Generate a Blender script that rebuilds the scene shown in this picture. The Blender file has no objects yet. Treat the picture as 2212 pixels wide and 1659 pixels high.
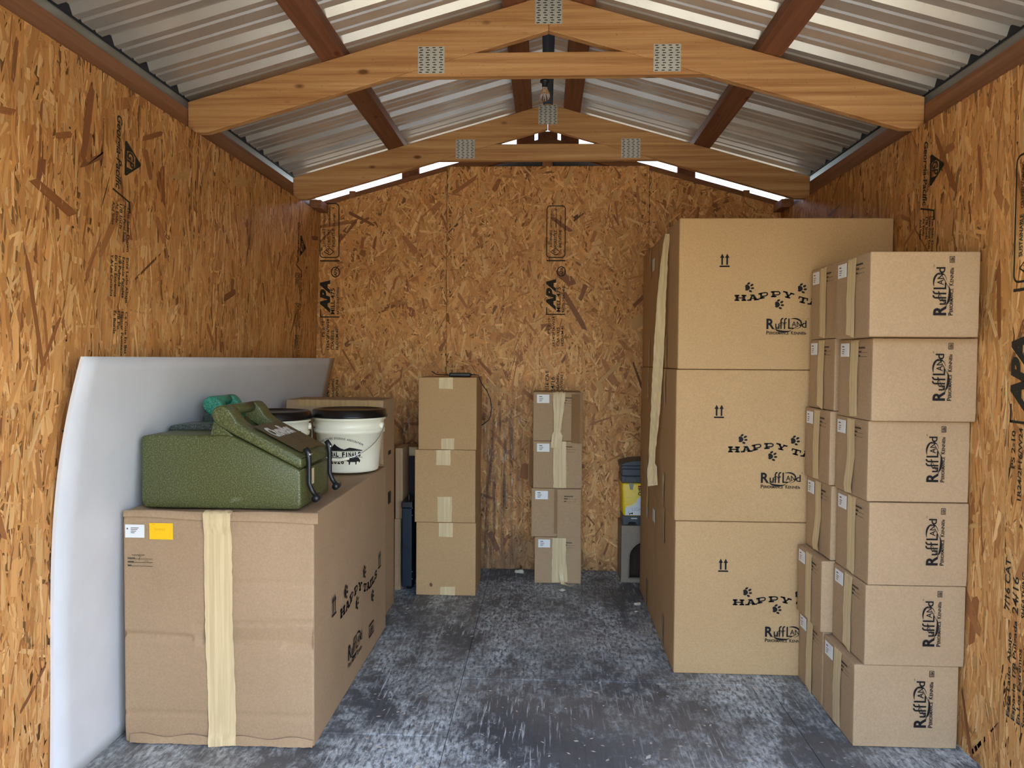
import bpy, bmesh, math, random
import numpy as np
from mathutils import Matrix, Vector
random.seed(7); RNG = np.random.default_rng(11)
S = bpy.context.scene
COL = S.collection
PI = math.pi

# ------------------------------------------------------------------ camera
F_PX, W_PX, H_PX = 1666.27, 2212.0, 1659.0
YAW, PITCH, ROLL, CAM_H = -0.0436, -0.0321, 0.0071, 1.2873
_f = Vector((math.sin(YAW)*math.cos(PITCH), math.cos(YAW)*math.cos(PITCH), math.sin(PITCH)))
_r0 = Vector((math.cos(YAW), -math.sin(YAW), 0)); _u0 = _r0.cross(_f)
_r = _r0*math.cos(ROLL)+_u0*math.sin(ROLL); _u = -_r0*math.sin(ROLL)+_u0*math.cos(ROLL)
cd = bpy.data.cameras.new('camera'); cam = bpy.data.objects.new('camera', cd); COL.objects.link(cam)
cam.matrix_world = Matrix(((_r.x,_u.x,-_f.x,0),(_r.y,_u.y,-_f.y,0),(_r.z,_u.z,-_f.z,CAM_H),(0,0,0,1)))
cd.sensor_fit = 'HORIZONTAL'; cd.sensor_width = 36; cd.lens = F_PX/W_PX*36; cd.clip_start = .05; cd.clip_end = 500
S.camera = cam
def at(px, py, ax, v):
    """point of the photo pixel's sight line on the plane ax = v (a floor, wall or face)"""
    d = _f+_r*((px-W_PX/2)/F_PX)-_u*((py-H_PX/2)/F_PX); c = Vector((0,0,CAM_H)); i = 'XYZ'.index(ax)
    return c+d*((v-c[i])/d[i])

# ------------------------------------------------------------------ light
S.view_settings.view_transform = 'Standard'; S.view_settings.look = 'None'
S.view_settings.gamma = 1; S.view_settings.use_curve_mapping = False
S.view_settings.exposure = 1.35
wd = bpy.data.worlds.new('sky'); S.world = wd; wd.use_nodes = True
nt = wd.node_tree; bg = nt.nodes['Background']
sky = nt.nodes.new('ShaderNodeTexSky'); sky.sky_type = 'NISHITA'; sky.sun_disc = False
SUN_EL, SUN_ROT = math.radians(62), math.radians(100)
sky.sun_elevation = SUN_EL; sky.sun_rotation = SUN_ROT; sky.air_density = 1.0; sky.dust_density = 2.5; sky.ozone_density = .6
nt.links.new(sky.outputs[0], bg.inputs[0]); bg.inputs[1].default_value = .8
sl = bpy.data.lights.new('sun', 'SUN'); sl.energy = 4.5; sl.angle = .009; sl.color = (1, .95, .86)
so = bpy.data.objects.new('sun', sl); COL.objects.link(so)
SD = Vector((math.sin(SUN_ROT)*math.cos(SUN_EL), math.cos(SUN_ROT)*math.cos(SUN_EL), math.sin(SUN_EL)))
so.rotation_euler = SD.to_track_quat('Z', 'Y').to_euler(); so.location = SD*20

# ------------------------------------------------------------------ dimensions (metres)
XL, XR, YB, YF = -1.385, 1.398, 4.697, .80       # interior faces
LEAN = .072                                      # left wall stands out this much further at the floor
ZT = 2.172                                       # top of the side walls
PITCHR = .281                                    # roof rise per metre
def z_truss_top(x): return 2.694-PITCHR*abs(x)
def z_truss_bot(x): return 2.556-.284*abs(x)
def z_metal(x): return 2.694+.038/.963-PITCHR*abs(x)
def xl(z): return XL-LEAN*(1-z/ZT)

# ------------------------------------------------------------------ helpers
def lin(r, g, b):
    def c(v):
        v /= 255.; return v/12.92 if v <= .04045 else ((v+.055)/1.055)**2.4
    return (c(r), c(g), c(b), 1)
class NT:
    def __init__(s, name):
        s.m = bpy.data.materials.new(name); s.m.use_nodes = True; s.t = s.m.node_tree
        s.b = s.t.nodes['Principled BSDF']
    def n(s, typ, **kw):
        nd = s.t.nodes.new('ShaderNode'+typ)
        for k, v in kw.items():
            if k.startswith('i_'):
                key = k[2:]; nd.inputs[int(key) if key.isdigit() else key].default_value = v
            else: setattr(nd, k, v)
        return nd
    def l(s, a, b): s.t.links.new(a, b)
    def coords(s, kind='Object', scale=(1,1,1), rot=(0,0,0), loc=(0,0,0)):
        c = s.n('TexCoord'); mp = s.n('Mapping'); mp.inputs['Scale'].default_value = scale
        mp.inputs['Rotation'].default_value = rot; mp.inputs['Location'].default_value = loc
        s.l(c.outputs[kind], mp.inputs[0]); return mp.outputs[0]
    def noise(s, vec, scale, detail=3, rough=.5, dist=0, w=None):
        nd = s.n('TexNoise', i_Scale=scale, i_Detail=detail, i_Roughness=rough, i_Distortion=dist)
        if w is not None:
            nd.noise_dimensions = '4D'; s.l(w, nd.inputs['W'])
        s.l(vec, nd.inputs['Vector']); return nd.outputs[0]
    def ramp(s, fac, stops, interp='LINEAR'):
        r = s.n('ValToRGB'); r.color_ramp.interpolation = interp
        e = r.color_ramp.elements
        while len(e) < len(stops): e.new(.5)
        for k, (p, c) in zip(e, stops):
            k.position = p; k.color = c if not isinstance(c, (int, float)) else (c, c, c, 1)
        s.l(fac, r.inputs[0]); return r.outputs[0]
    def mix(s, fac, a, b, mode='MIX'):
        m = s.n('MixRGB', blend_type=mode)
        for i, v in ((0, fac), (1, a), (2, b)):
            if hasattr(v, 'links') or hasattr(v, 'is_linked'): s.l(v, m.inputs[i])
            else: m.inputs[i].default_value = v
        return m.outputs[0]
    def math(s, op, a, b=0.):
        m = s.n('Math', operation=op)
        for i, v in ((0, a), (1, b)):
            if hasattr(v, 'is_linked'): s.l(v, m.inputs[i])
            else: m.inputs[i].default_value = v
        return m.outputs[0]
    def bump(s, h, strength=.2, dist=.002):
        b = s.n('Bump'); b.inputs['Strength'].default_value = strength; b.inputs['Distance'].default_value = dist
        s.l(h, b.inputs['Height']); s.l(b.outputs[0], s.b.inputs['Normal'])
    def done(s, color=None, rough=.6, metal=0., spec=.5):
        if color is not None:
            if hasattr(color, 'is_linked'): s.l(color, s.b.inputs['Base Color'])
            else: s.b.inputs['Base Color'].default_value = color
        if hasattr(rough, 'is_linked'): s.l(rough, s.b.inputs['Roughness'])
        else: s.b.inputs['Roughness'].default_value = rough
        s.b.inputs['Metallic'].default_value = metal; s.b.inputs['Specular IOR Level'].default_value = spec
        return s.m

def link(name, me, mat=None, parent=None, loc=None):
    o = bpy.data.objects.new(name, me); COL.objects.link(o)
    if me is not None and mat is not None:
        for m in (mat if isinstance(mat, (list, tuple)) else [mat]): me.materials.append(m)
    if parent is not None: o.parent = parent
    if loc is not None: o.location = loc
    return o
def tag(o, label, cat, group=None):
    o['label'] = label; o['category'] = cat
    if group: o['group'] = group
    return o
def struct(o): o['kind'] = 'structure'; return o
def empty(name, loc=(0,0,0), rot=(0,0,0)):
    o = bpy.data.objects.new(name, None); COL.objects.link(o); o.location = loc; o.rotation_euler = rot
    o.empty_display_size = .05; return o
def copy_tree(o, parent=None):
    c = o.copy(); COL.objects.link(c); c.parent = parent
    for ch in list(o.children): copy_tree(ch, c)
    return c
def mesh(verts, faces, name='m', smooth=False):
    me = bpy.data.meshes.new(name); me.from_pydata([tuple(v) for v in verts], [], [tuple(f) for f in faces]); me.update()
    if smooth: me.polygons.foreach_set('use_smooth', [True]*len(me.polygons))
    return me
def bm_mesh(bm, smooth=False, name='m'):
    bmesh.ops.recalc_face_normals(bm, faces=bm.faces)
    me = bpy.data.meshes.new(name); bm.to_mesh(me); bm.free()
    if smooth: me.polygons.foreach_set('use_smooth', [True]*len(me.polygons))
    return me
def add_box(bm, x0, x1, y0, y1, z0, z1, bevel=0, seg=1, mi=0):
    vs = [bm.verts.new(p) for p in ((x0,y0,z0),(x1,y0,z0),(x1,y1,z0),(x0,y1,z0),(x0,y0,z1),(x1,y0,z1),(x1,y1,z1),(x0,y1,z1))]
    fs = [bm.faces.new([vs[i] for i in f]) for f in ((3,2,1,0),(4,5,6,7),(0,1,5,4),(1,2,6,5),(2,3,7,6),(3,0,4,7))]
    for f in fs: f.material_index = mi
    if bevel:
        es = list({e for f in fs for e in f.edges})
        bmesh.ops.bevel(bm, geom=es, offset=bevel, segments=seg, affect='EDGES', profile=.5)
def box_me(*a, bevel=0, seg=1, smooth=False):
    bm = bmesh.new(); add_box(bm, *a, bevel=bevel, seg=seg); return bm_mesh(bm, smooth)
def add_prism(bm, prof, to3, a0, a1, bevel=0, seg=2, mi=0):
    """profile polygon [(u,v)] extruded from a0 to a1; to3(u,v,a) -> point"""
    A = [bm.verts.new(to3(u, v, a0)) for u, v in prof]; B = [bm.verts.new(to3(u, v, a1)) for u, v in prof]
    n = len(prof); fs = [bm.faces.new(A), bm.faces.new(list(reversed(B)))]
    for i in range(n): fs.append(bm.faces.new((A[i], B[i], B[(i+1) % n], A[(i+1) % n])))
    for f in fs: f.material_index = mi
    if bevel:
        bmesh.ops.recalc_face_normals(bm, faces=fs)
        es = list({e for f in fs for e in f.edges})
        bmesh.ops.bevel(bm, geom=es, offset=bevel, segments=seg, affect='EDGES', profile=.5)
def add_lathe(bm, prof, n=40, c=(0,0), mi=0, a0=0., a1=2*PI):
    closed = abs(a1-a0-2*PI) < 1e-6; m = n if closed else n+1
    rings = []
    for r, z in prof:
        if r < 1e-6: rings.append([bm.verts.new((c[0], c[1], z))]); continue
        rings.append([bm.verts.new((c[0]+r*math.cos(a0+(a1-a0)*i/n), c[1]+r*math.sin(a0+(a1-a0)*i/n), z)) for i in range(m)])
    for A, B in zip(rings, rings[1:]):
        for i in range(n):
            j = (i+1) % m
            if len(A) == 1 and len(B) == 1: continue
            if len(A) == 1: f = bm.faces.new((A[0], B[j], B[i]))
            elif len(B) == 1: f = bm.faces.new((A[i], A[j], B[0]))
            else: f = bm.faces.new((A[i], A[j], B[j], B[i]))
            f.material_index = mi
def add_tube(bm, pts, rad, n=8, mi=0, cap=True):
    pts = [Vector(p) for p in pts]; rs = rad if isinstance(rad, (list, tuple)) else [rad]*len(pts)
    up = None; rings = []
    for i, p in enumerate(pts):
        t = (pts[min(i+1, len(pts)-1)]-pts[max(i-1, 0)]).normalized()
        if up is None: up = t.orthogonal().normalized()
        up = (up-t*up.dot(t)).normalized(); s = t.cross(up)
        rings.append([bm.verts.new(p+(up*math.cos(2*PI*k/n)+s*math.sin(2*PI*k/n))*rs[i]) for k in range(n)])
    for A, B in zip(rings, rings[1:]):
        for k in range(n): bm.faces.new((A[k], A[(k+1) % n], B[(k+1) % n], B[k])).material_index = mi
    if cap:
        bm.faces.new(list(reversed(rings[0]))).material_index = mi; bm.faces.new(rings[-1]).material_index = mi

def vnoise(x, y, seed=0):
    """cheap smooth pseudo-noise in -1..1"""
    return (math.sin(x*1.7+seed*1.3+math.sin(y*2.3+seed))+math.sin(y*1.9-seed*2.1+math.sin(x*1.1-seed*.7)))*.5

def carton_mesh(w, d, h, n=10, r=.004, seed=0, amp=.0018, extra=None):
    """cardboard box body: rounded edges, panels that sag inwards a little. base at z=0, centred in x and y.
    extra(face, u, v) -> inward depth for creases"""
    bm = bmesh.new(); H3 = Vector((w/2, d/2, h/2))
    faces = {'-x': (Vector((-1,0,0)), Vector((0,-1,0)), Vector((0,0,1))), '+x': (Vector((1,0,0)), Vector((0,1,0)), Vector((0,0,1))),
             '-y': (Vector((0,-1,0)), Vector((1,0,0)), Vector((0,0,1))), '+y': (Vector((0,1,0)), Vector((-1,0,0)), Vector((0,0,1))),
             '-z': (Vector((0,0,-1)), Vector((1,0,0)), Vector((0,-1,0))), '+z': (Vector((0,0,1)), Vector((1,0,0)), Vector((0,1,0)))}
    for key, (nn, a, b) in faces.items():
        ha = abs(a.dot(H3)); hb = abs(b.dot(H3)); hn = abs(nn.dot(H3))
        def axis(hh):
            ts = [-1, -1+r*.45/hh, -1+r/hh]+[-1+2*(k/n) for k in range(1, n)]+[1-r/hh, 1-r*.45/hh, 1]
            return ts
        ta = axis(ha); tb = axis(hb); grid = []
        for v in tb:
            row = []
            for u in ta:
                p = nn*hn+a*(u*ha)+b*(v*hb)
                q = Vector([max(-H3[i]+r, min(H3[i]-r, p[i])) for i in range(3)])
                dlt = p-q
                if dlt.length > 1e-9: p = q+dlt.normalized()*r
                e = max(0, min(1, (1-abs(u))*6))*max(0, min(1, (1-abs(v))*6))
                dep = amp*(.55+.45*vnoise(u*2+hash_f(key), v*2, seed))*e
                if extra: dep += extra(key, u, v)
                if key == '-z': dep = 0
                p = p-nn*dep
                row.append(bm.verts.new(p+Vector((0,0,h/2))))
            grid.append(row)
        for j in range(len(tb)-1):
            for i in range(len(ta)-1):
                bm.faces.new((grid[j][i], grid[j][i+1], grid[j+1][i+1], grid[j+1][i]))
    bmesh.ops.remove_doubles(bm, verts=bm.verts, dist=1e-5)
    return bm_mesh(bm, True)
def hash_f(s): return sum(ord(c)*(i+1) for i, c in enumerate(s)) % 17

def strip_mesh(pts, wdir, width, seed=0, wrinkle=.0012, nw=5, edge=.0015, thick=.0006, taper=None):
    """tape ribbon along a list of points; wdir is its crosswise direction (one or per point)"""
    rnd = random.Random(seed)
    pts = [Vector(p) for p in pts]; dense = []; dirs = []
    for i in range(len(pts)-1):
        k = max(1, int((pts[i+1]-pts[i]).length/.02))
        for j in range(k):
            dense.append(pts[i].lerp(pts[i+1], j/k))
            dirs.append((i, j/k))
    dense.append(pts[-1]); dirs.append((len(pts)-1, 0))
    vs = []; fs = []
    for q, p in enumerate(dense):
        t = (dense[min(q+1, len(dense)-1)]-dense[max(q-1, 0)]).normalized()
        i, fr = dirs[q]
        if isinstance(wdir, list):
            wv = Vector(wdir[i]).lerp(Vector(wdir[min(i+1, len(wdir)-1)]), fr)
        else: wv = Vector(wdir)
        wv = (wv-t*wv.dot(t)).normalized(); nn = t.cross(wv)
        ww = width*(taper(q/(len(dense)-1)) if taper else 1)
        jl = rnd.uniform(-edge, edge); jr = rnd.uniform(-edge, edge)
        for k in range(nw):
            s = k/(nw-1)-.5
            off = wrinkle*(math.sin(k*2.1+seed)+.35*math.sin(q*.5+k*3+seed))*(.5 if 0 < k < nw-1 else .15)
            vs.append(p+wv*(s*ww+(jl if k == 0 else jr if k == nw-1 else 0))+nn*(off))
    for q in range(len(dense)-1):
        for k in range(nw-1):
            a = q*nw+k; fs.append((a, a+1, a+nw+1, a+nw))
    me = mesh(vs, fs, smooth=True); return me

# ------------------------------------------------------------------ flat print (lettering and marks as thin meshes)
_fc = {}
def font_mesh(txt, bold=0., spacing=1., shear=0.):
    key = (txt, bold, spacing, shear)
    if key in _fc: return _fc[key]
    cu = bpy.data.curves.new('t', 'FONT'); cu.body = txt; cu.size = 1; cu.offset = bold; cu.space_character = spacing
    cu.shear = shear; cu.resolution_u = 3; cu.fill_mode = 'FRONT'; cu.dimensions = '2D'
    ob = bpy.data.objects.new('t', cu); COL.objects.link(ob); bpy.context.view_layer.update()
    me = bpy.data.meshes.new_from_object(ob.evaluated_get(bpy.context.evaluated_depsgraph_get()))
    v = np.zeros(len(me.vertices)*3); me.vertices.foreach_get('co', v); v = v.reshape(-1, 3)[:, :2]
    f = [tuple(p.vertices) for p in me.polygons]
    bpy.data.objects.remove(ob); bpy.data.curves.remove(cu); bpy.data.meshes.remove(me)
    _fc[key] = (v, f); return _fc[key]
class Ink:
    def __init__(s): s.v = []; s.f = []
    def add(s, v, f):
        b = len(s.v); s.v += [tuple(q) for q in v]; s.f += [tuple(i+b for i in k) for k in f]
    def text(s, txt, x, y, size, w=None, bold=0., align='L', rot=0., sx=1., spacing=1., shear=0.):
        """baseline at (x,y); w = wanted total width"""
        v, f = font_mesh(txt, bold, spacing, shear); v = v.copy()
        if len(v) == 0: return
        x0, x1 = v[:, 0].min(), v[:, 0].max(); v[:, 0] -= x0
        k = size/.73; v *= k                       # size = cap height
        wd = (x1-x0)*k
        if w: v[:, 0] *= w/wd; wd = w
        else: v[:, 0] *= sx; wd *= sx
        if align == 'C': v[:, 0] -= wd/2
        if align == 'R': v[:, 0] -= wd
        c, sn = math.cos(rot), math.sin(rot)
        s.add([(x+a*c-b*sn, y+a*sn+b*c) for a, b in v], f)
    def poly(s, pts): s.add(pts, [tuple(range(len(pts)))])
    def rect(s, x0, y0, x1, y1): s.poly([(x0,y0),(x1,y0),(x1,y1),(x0,y1)])
    def line(s, pts, wd):
        wds = wd if isinstance(wd, (list, tuple)) else [wd]*len(pts)
        L = []; R = []
        for i, p in enumerate(pts):
            a = pts[max(i-1, 0)]; b = pts[min(i+1, len(pts)-1)]
            dx, dy = b[0]-a[0], b[1]-a[1]; n = math.hypot(dx, dy) or 1
            L.append((p[0]-dy/n*wds[i]/2, p[1]+dx/n*wds[i]/2)); R.append((p[0]+dy/n*wds[i]/2, p[1]-dx/n*wds[i]/2))
        k = len(pts); s.add(L+R, [(i, k+i, k+i+1, i+1) for i in range(k-1)])
    def ellipse(s, x, y, a, b, rot=0, n=14):
        c, sn = math.cos(rot), math.sin(rot)
        s.poly([(x+a*math.cos(t)*c-b*math.sin(t)*sn, y+a*math.cos(t)*sn+b*math.sin(t)*c) for t in [2*PI*i/n for i in range(n)]])
    def merge(s, o, x=0, y=0, k=1, rot=0):
        c, sn = math.cos(rot)*k, math.sin(rot)*k
        s.add([(x+a*c-b*sn, y+a*sn+b*c) for a, b in o.v], o.f)
    def mesh(s, org, right, up, k=1.):
        org, right, up = Vector(org), Vector(right), Vector(up)
        return mesh([org+right*(a*k)+up*(b*k) for a, b in s.v], s.f)
    def place(s, name, mat, parent, org, right, up, k=1., label=None):
        o = link(name, s.mesh(org, right, up, k), mat, parent)
        if label: o['label'] = label
        return o

def arc(cx, cy, a, b, t0, t1, n=14): return [(cx+a*math.cos(t0+(t1-t0)*i/n), cy+b*math.sin(t0+(t1-t0)*i/n)) for i in range(n+1)]
def slab_letter(ch):
    """wide slab-serif capital, 1 high, about 1.6 wide"""
    k = Ink(); st = .36; sr = .24
    if ch == 'H':
        for x in (.3, 1.25): k.rect(x-st/2, 0, x+st/2, 1); k.rect(x-.33, 0, x+.33, sr); k.rect(x-.33, 1-sr, x+.33, 1)
        k.rect(.3, .41, 1.25, .59); return k, 1.58
    if ch == 'A':
        k.poly([(.2,0),(.42,0),(.88,.98),(.88,1),(.62,1)]); k.poly([(1.05,0),(1.4,0),(.98,1),(.62,1)]); k.rect(.42, .27, 1.15, .42)
        k.rect(-.02, 0, .58, sr); k.rect(.9, 0, 1.62, sr); k.rect(.4, .86, .9, 1); return k, 1.6
    if ch == 'P':
        k.rect(.18, 0, .48, 1); k.rect(0, 0, .75, sr); k.rect(0, 1-sr, .5, 1)
        k.line([(.4,.91),(.85,.91)]+arc(.9, .64, .33, .27, PI/2, -PI/2)+[(.85,.37),(.4,.37)], .19); return k, 1.35
    if ch == 'Y':
        k.poly([(.15,1),(.5,1),(.92,.45),(.92,.3),(.66,.3)]); k.poly([(1.1,1),(1.36,1),(.92,.36),(.74,.36)]); k.rect(.62, 0, .94, .45)
        k.rect(.42, 0, 1.14, sr); k.rect(-.02, 1-sr, .64, 1); k.rect(.96, 1-sr, 1.56, 1); return k, 1.52
    if ch == 'T':
        k.rect(.5, 0, .82, 1); k.rect(0, .8, 1.32, 1); k.rect(0, .55, .16, 1); k.rect(1.16, .55, 1.32, 1); k.rect(.28, 0, 1.04, sr); return k, 1.36
    if ch == 'I':
        k.rect(.22, 0, .54, 1); k.rect(0, 0, .76, sr); k.rect(0, 1-sr, .76, 1); return k, .8
    if ch == 'L':
        k.rect(.2, 0, .52, 1); k.rect(0, 1-sr, .74, 1); k.rect(0, 0, 1.25, sr); k.rect(1.08, 0, 1.25, .46); return k, 1.3
    if ch == 'S':
        pts = arc(.62, .72, .42, .2, .25, PI, 8)+arc(.62, .72, .42, .2, PI, PI*1.5, 5)[1:]+arc(.62, .28, .45, .2, PI/2, 0, 5)[1:]+arc(.62, .28, .45, .2, 0, -PI*.92, 9)[1:]
        k.line(pts, .2); k.rect(.98, .62, 1.12, 1); k.rect(.1, 0, .24, .38); return k, 1.25
PAW = Ink()
PAW.poly([(-.95,.55),(-.6,.75),(-.2,.62),(.12,.3),(.2,0),(.12,-.3),(-.2,-.6),(-.6,-.72),(-.95,-.5),(-.85,-.15),(-.95,.2)])
PAW.ellipse(-.15, 1.0, .40, .24, .55); PAW.ellipse(.62, .62, .42, .25, .5); PAW.ellipse(.78, -.12, .40, .24, .05); PAW.ellipse(.3, -.82, .40, .25, -.35)
def happy_tails():
    """wave of slab letters and four paws; unit = letter height"""
    k = Ink()
    spots = [('H',0,0,0),('A',2.1,.0,.08),('P',4.05,.28,.2),('P',5.95,.62,.03),('Y',7.75,.72,-.24),('T',10.3,-.12,-.26),('A',11.95,-.55,-.1),('I',13.9,-.75,.0),('L',14.95,-.7,.06),('S',16.6,-.55,.14)]
    for ch, x, y, r in spots:
        g, w = slab_letter(ch); g.v = [(a*1.2, b) for a, b in g.v]; k.merge(g, x, y, 1, r)
    for x, y in ((2.35,2.2),(11.0,2.05),(7.3,-.6),(15.4,-2.2)): k.merge(PAW, x, y, .7)
    return k
def arrows():
    k = Ink()
    for x in (.28, .92): k.rect(x-.11, .3, x+.11, 1.25); k.poly([(x-.28,1.2),(x+.28,1.2),(x,1.75)])
    k.rect(-.05, 0, 1.25, .2); return k
def maker_logo(usa=True):
    """unit = height of the tall capital"""
    k = Ink()
    k.text('R', 0, 0, 1.0, w=.78, bold=.03); k.text('u', .84, 0, .78, w=.42, bold=.015)
    for x in (1.28, 1.62):
        k.line([(x+.12,-.02),(x+.12,.8)]+arc(x+.3, .8, .18, .2, PI, PI*.45, 5), .13); k.line([(x-.04,.52),(x+.32,.60)], .07)
    k.rect(2.08, 0, 2.22, 1.0); k.rect(2.08, 0, 2.62, .12)
    k.text('A', 2.42, .22, .52, w=.44, bold=.01); k.text('N', 2.9, .22, .52, w=.42, bold=.01); k.text('d', 3.38, .12, .72, w=.46, bold=.012)
    top = arc(2.6, .48, .78, .52, PI*.62, -PI*.02, 14); k.line(top, [.03+.13*math.sin(PI*i/14) for i in range(15)])
    k.line(arc(2.62, .46, .75, .5, 0, -PI*.42, 10), [.1-.008*i for i in range(11)])
    sw = arc(1.75, .1, .95, .38, PI*1.08, PI*1.72, 14); k.line(sw, [.03+.17*math.sin(PI*i/14) for i in range(15)])
    k.line([(2.2,-.18),(2.75,.1),(3.3,.42)], [.02,.06,.02]); k.line([(.7,-.12),(1.1,.2),(1.9,.55)], [.02,.05,.02])
    k.text('TM', 3.86, .93, .1)
    k.text('P', 0, -.55, .36, w=.23, bold=.02); k.text('ERfORMANCE', .26, -.55, .27, w=1.88, bold=.02)
    k.text('K', 2.38, -.55, .36, w=.24, bold=.02); k.text('ENNEls', 2.64, -.55, .27, w=1.16, bold=.02)
    if usa: k.rect(4.2, -.62, 4.72, -.58); k.rect(4.2, -.26, 4.72, -.22); k.rect(4.2,-.62,4.24,-.22); k.rect(4.68,-.62,4.72,-.22); k.text('USA', 4.28, -.54, .24, w=.36, bold=.03)
    return k
def handwriting(seed, lines=4, w=1., gap=.16):
    r = random.Random(seed); k = Ink()
    for i in range(lines):
        y = -i*gap; x0 = 0; x = 0
        k.rect(0, y-.012, .28, y+.012+.03)
        pts = [(.3, y+.02)]
        while pts[-1][0] < w: pts.append((pts[-1][0]+r.uniform(.01, .035), y+r.uniform(0, .085)))
        if i % 2 == 0: k.line(pts, .014)
        k.rect(.3, y-.01, w, y+.004)
    return k

# ------------------------------------------------------------------ materials
def m_osb():
    t = NT('oriented strand board')
    a = t.n('Attribute', attribute_name='strand'); uv = t.n('UVMap')
    mp = t.n('Mapping'); mp.inputs['Scale'].default_value = (9, 190, 1); t.l(uv.outputs[0], mp.inputs[0])
    g = t.noise(mp.outputs[0], 1, 3, .6)
    c = t.mix(.55, a.outputs['Color'], t.ramp(g, [(.28, lin(120, 84, 54)), (.5, lin(205, 176, 138)), (.72, lin(255, 238, 205))]), 'MULTIPLY')
    c = t.mix(.42, a.outputs['Color'], c)
    big = t.noise(t.coords('Object', (1.2, 1.2, .8)), 1.1, 3)
    c = t.mix(.35, c, t.ramp(big, [(.3, lin(175, 160, 140)), (.6, lin(255, 255, 255))]), 'MULTIPLY')
    t.bump(g, .35, .0008)
    return t.done(c, .52, spec=.35)
def m_osb_stained():
    """the same board with old water damage low on the back wall"""
    t = NT('water stained strand board')
    a = t.n('Attribute', attribute_name='strand'); uv = t.n('UVMap')
    mp = t.n('Mapping'); mp.inputs['Scale'].default_value = (9, 190, 1); t.l(uv.outputs[0], mp.inputs[0])
    g = t.noise(mp.outputs[0], 1, 3, .6)
    c = t.mix(.55, a.outputs['Color'], t.ramp(g, [(.28, lin(120, 84, 54)), (.5, lin(205, 176, 138)), (.72, lin(255, 238, 205))]), 'MULTIPLY')
    c = t.mix(.42, a.outputs['Color'], c)
    co = t.n('TexCoord'); sx = t.n('SeparateXYZ'); t.l(co.outputs['Object'], sx.inputs[0])
    str_ = t.noise(t.coords('Object', (30, 30, 2.2)), 1, 4, .65)
    edge = t.noise(t.coords('Object', (7, 1, 2.5)), 1, 3)
    hgt = t.math('ADD', sx.outputs[2], t.math('MULTIPLY', t.math('SUBTRACT', edge, .5), .9))
    mz = t.n('MapRange'); mz.inputs[1].default_value = 1.16; mz.inputs[2].default_value = .82; t.l(hgt, mz.inputs[0])
    def band(x0, x1, soft):
        e = t.math('ADD', sx.outputs[0], t.math('MULTIPLY', t.math('SUBTRACT', edge, .5), .12))
        q = t.n('MapRange'); q.inputs[1].default_value = x0-soft; q.inputs[2].default_value = x0+soft; t.l(e, q.inputs[0])
        p = t.n('MapRange'); p.inputs[1].default_value = x1+soft; p.inputs[2].default_value = x1-soft; t.l(e, p.inputs[0])
        return t.math('MULTIPLY', q.outputs[0], p.outputs[0])
    m1 = t.math('MULTIPLY', t.math('MAXIMUM', band(-.42, -.16, .05), band(-1.3, -.66, .06)), mz.outputs[0])
    dark = t.math('MULTIPLY', m1, t.ramp(str_, [(.36, .95), (.6, .22)]))
    c = t.mix(dark, c, lin(74, 44, 22))
    mould = t.math('MULTIPLY', m1, t.ramp(t.noise(t.coords('Object', (70, 70, 14)), 1, 4, .7), [(.6, 0.), (.72, .75)]))
    c = t.mix(mould, c, lin(205, 196, 176))
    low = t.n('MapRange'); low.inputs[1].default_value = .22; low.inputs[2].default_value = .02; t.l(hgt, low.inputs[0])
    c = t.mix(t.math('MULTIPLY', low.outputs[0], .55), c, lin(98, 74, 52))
    t.bump(g, .35, .0008)
    return t.done(c, .55, spec=.35)
def m_wood(name, c0, c1, c2, axis='X', rough=.6, knots=True, dirt=.0):
    t = NT(name)
    sc = {'X': (1.1, 44, 44), 'Y': (44, 1.1, 44), 'Z': (44, 44, 1.1)}[axis]
    oi = t.n('ObjectInfo')
    g = t.noise(t.coords('Object', sc), 1, 5, .62, .5, w=t.math('MULTIPLY', oi.outputs['Random'], 30.))
    c = t.ramp(g, [(.3, c0), (.5, c1), (.7, c2)])
    if knots:
        ks = {'X': (5, 11, 11), 'Y': (11, 5, 11), 'Z': (11, 11, 5)}[axis]
        v = t.n('TexVoronoi', i_Scale=1.); t.l(t.coords('Object', ks, loc=(.3, .2, .6)), v.inputs['Vector'])
        c = t.mix(t.ramp(v.outputs['Distance'], [(.07, .85), (.15, 0.)]), c, lin(92, 48, 24))
    if dirt:
        d = t.noise(t.coords('Object', (90, 90, 90)), 1, 3, .7)
        c = t.mix(t.ramp(d, [(.62, 0.), (.72, dirt)]), c, lin(70, 48, 32))
    t.bump(g, .15, .001)
    return t.done(c, rough, spec=.3)
def m_card(name, c, var=.12):
    t = NT(name); oi = t.n('ObjectInfo'); w = t.math('MULTIPLY', oi.outputs['Random'], 40.)
    fib = t.noise(t.coords('Object', (160, 160, 160)), 1, 2, .7, w=w)
    big = t.noise(t.coords('Object', (3, 3, 3)), 1, 3, .5, w=w)
    k = t.mix(.22, c, t.ramp(fib, [(.3, lin(120, 100, 76)), (.7, lin(255, 250, 240))]), 'MULTIPLY')
    k = t.mix(var*2.2, k, t.ramp(big, [(.3, lin(205, 196, 184)), (.65, lin(255, 255, 255))]), 'MULTIPLY')
    t.bump(fib, .05, .0006)
    return t.done(k, .78, spec=.25)
def m_tape(name, c, rough=.42):
    t = NT(name)
    n1 = t.noise(t.coords('Object', (90, 90, 2.5)), 1, 3, .6); k = t.mix(.45, c, t.ramp(n1, [(.3, lin(190, 172, 140)), (.65, lin(255, 252, 240))]), 'MULTIPLY')
    t.bump(n1, .35, .0015)
    return t.done(k, rough, spec=.45)
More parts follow.
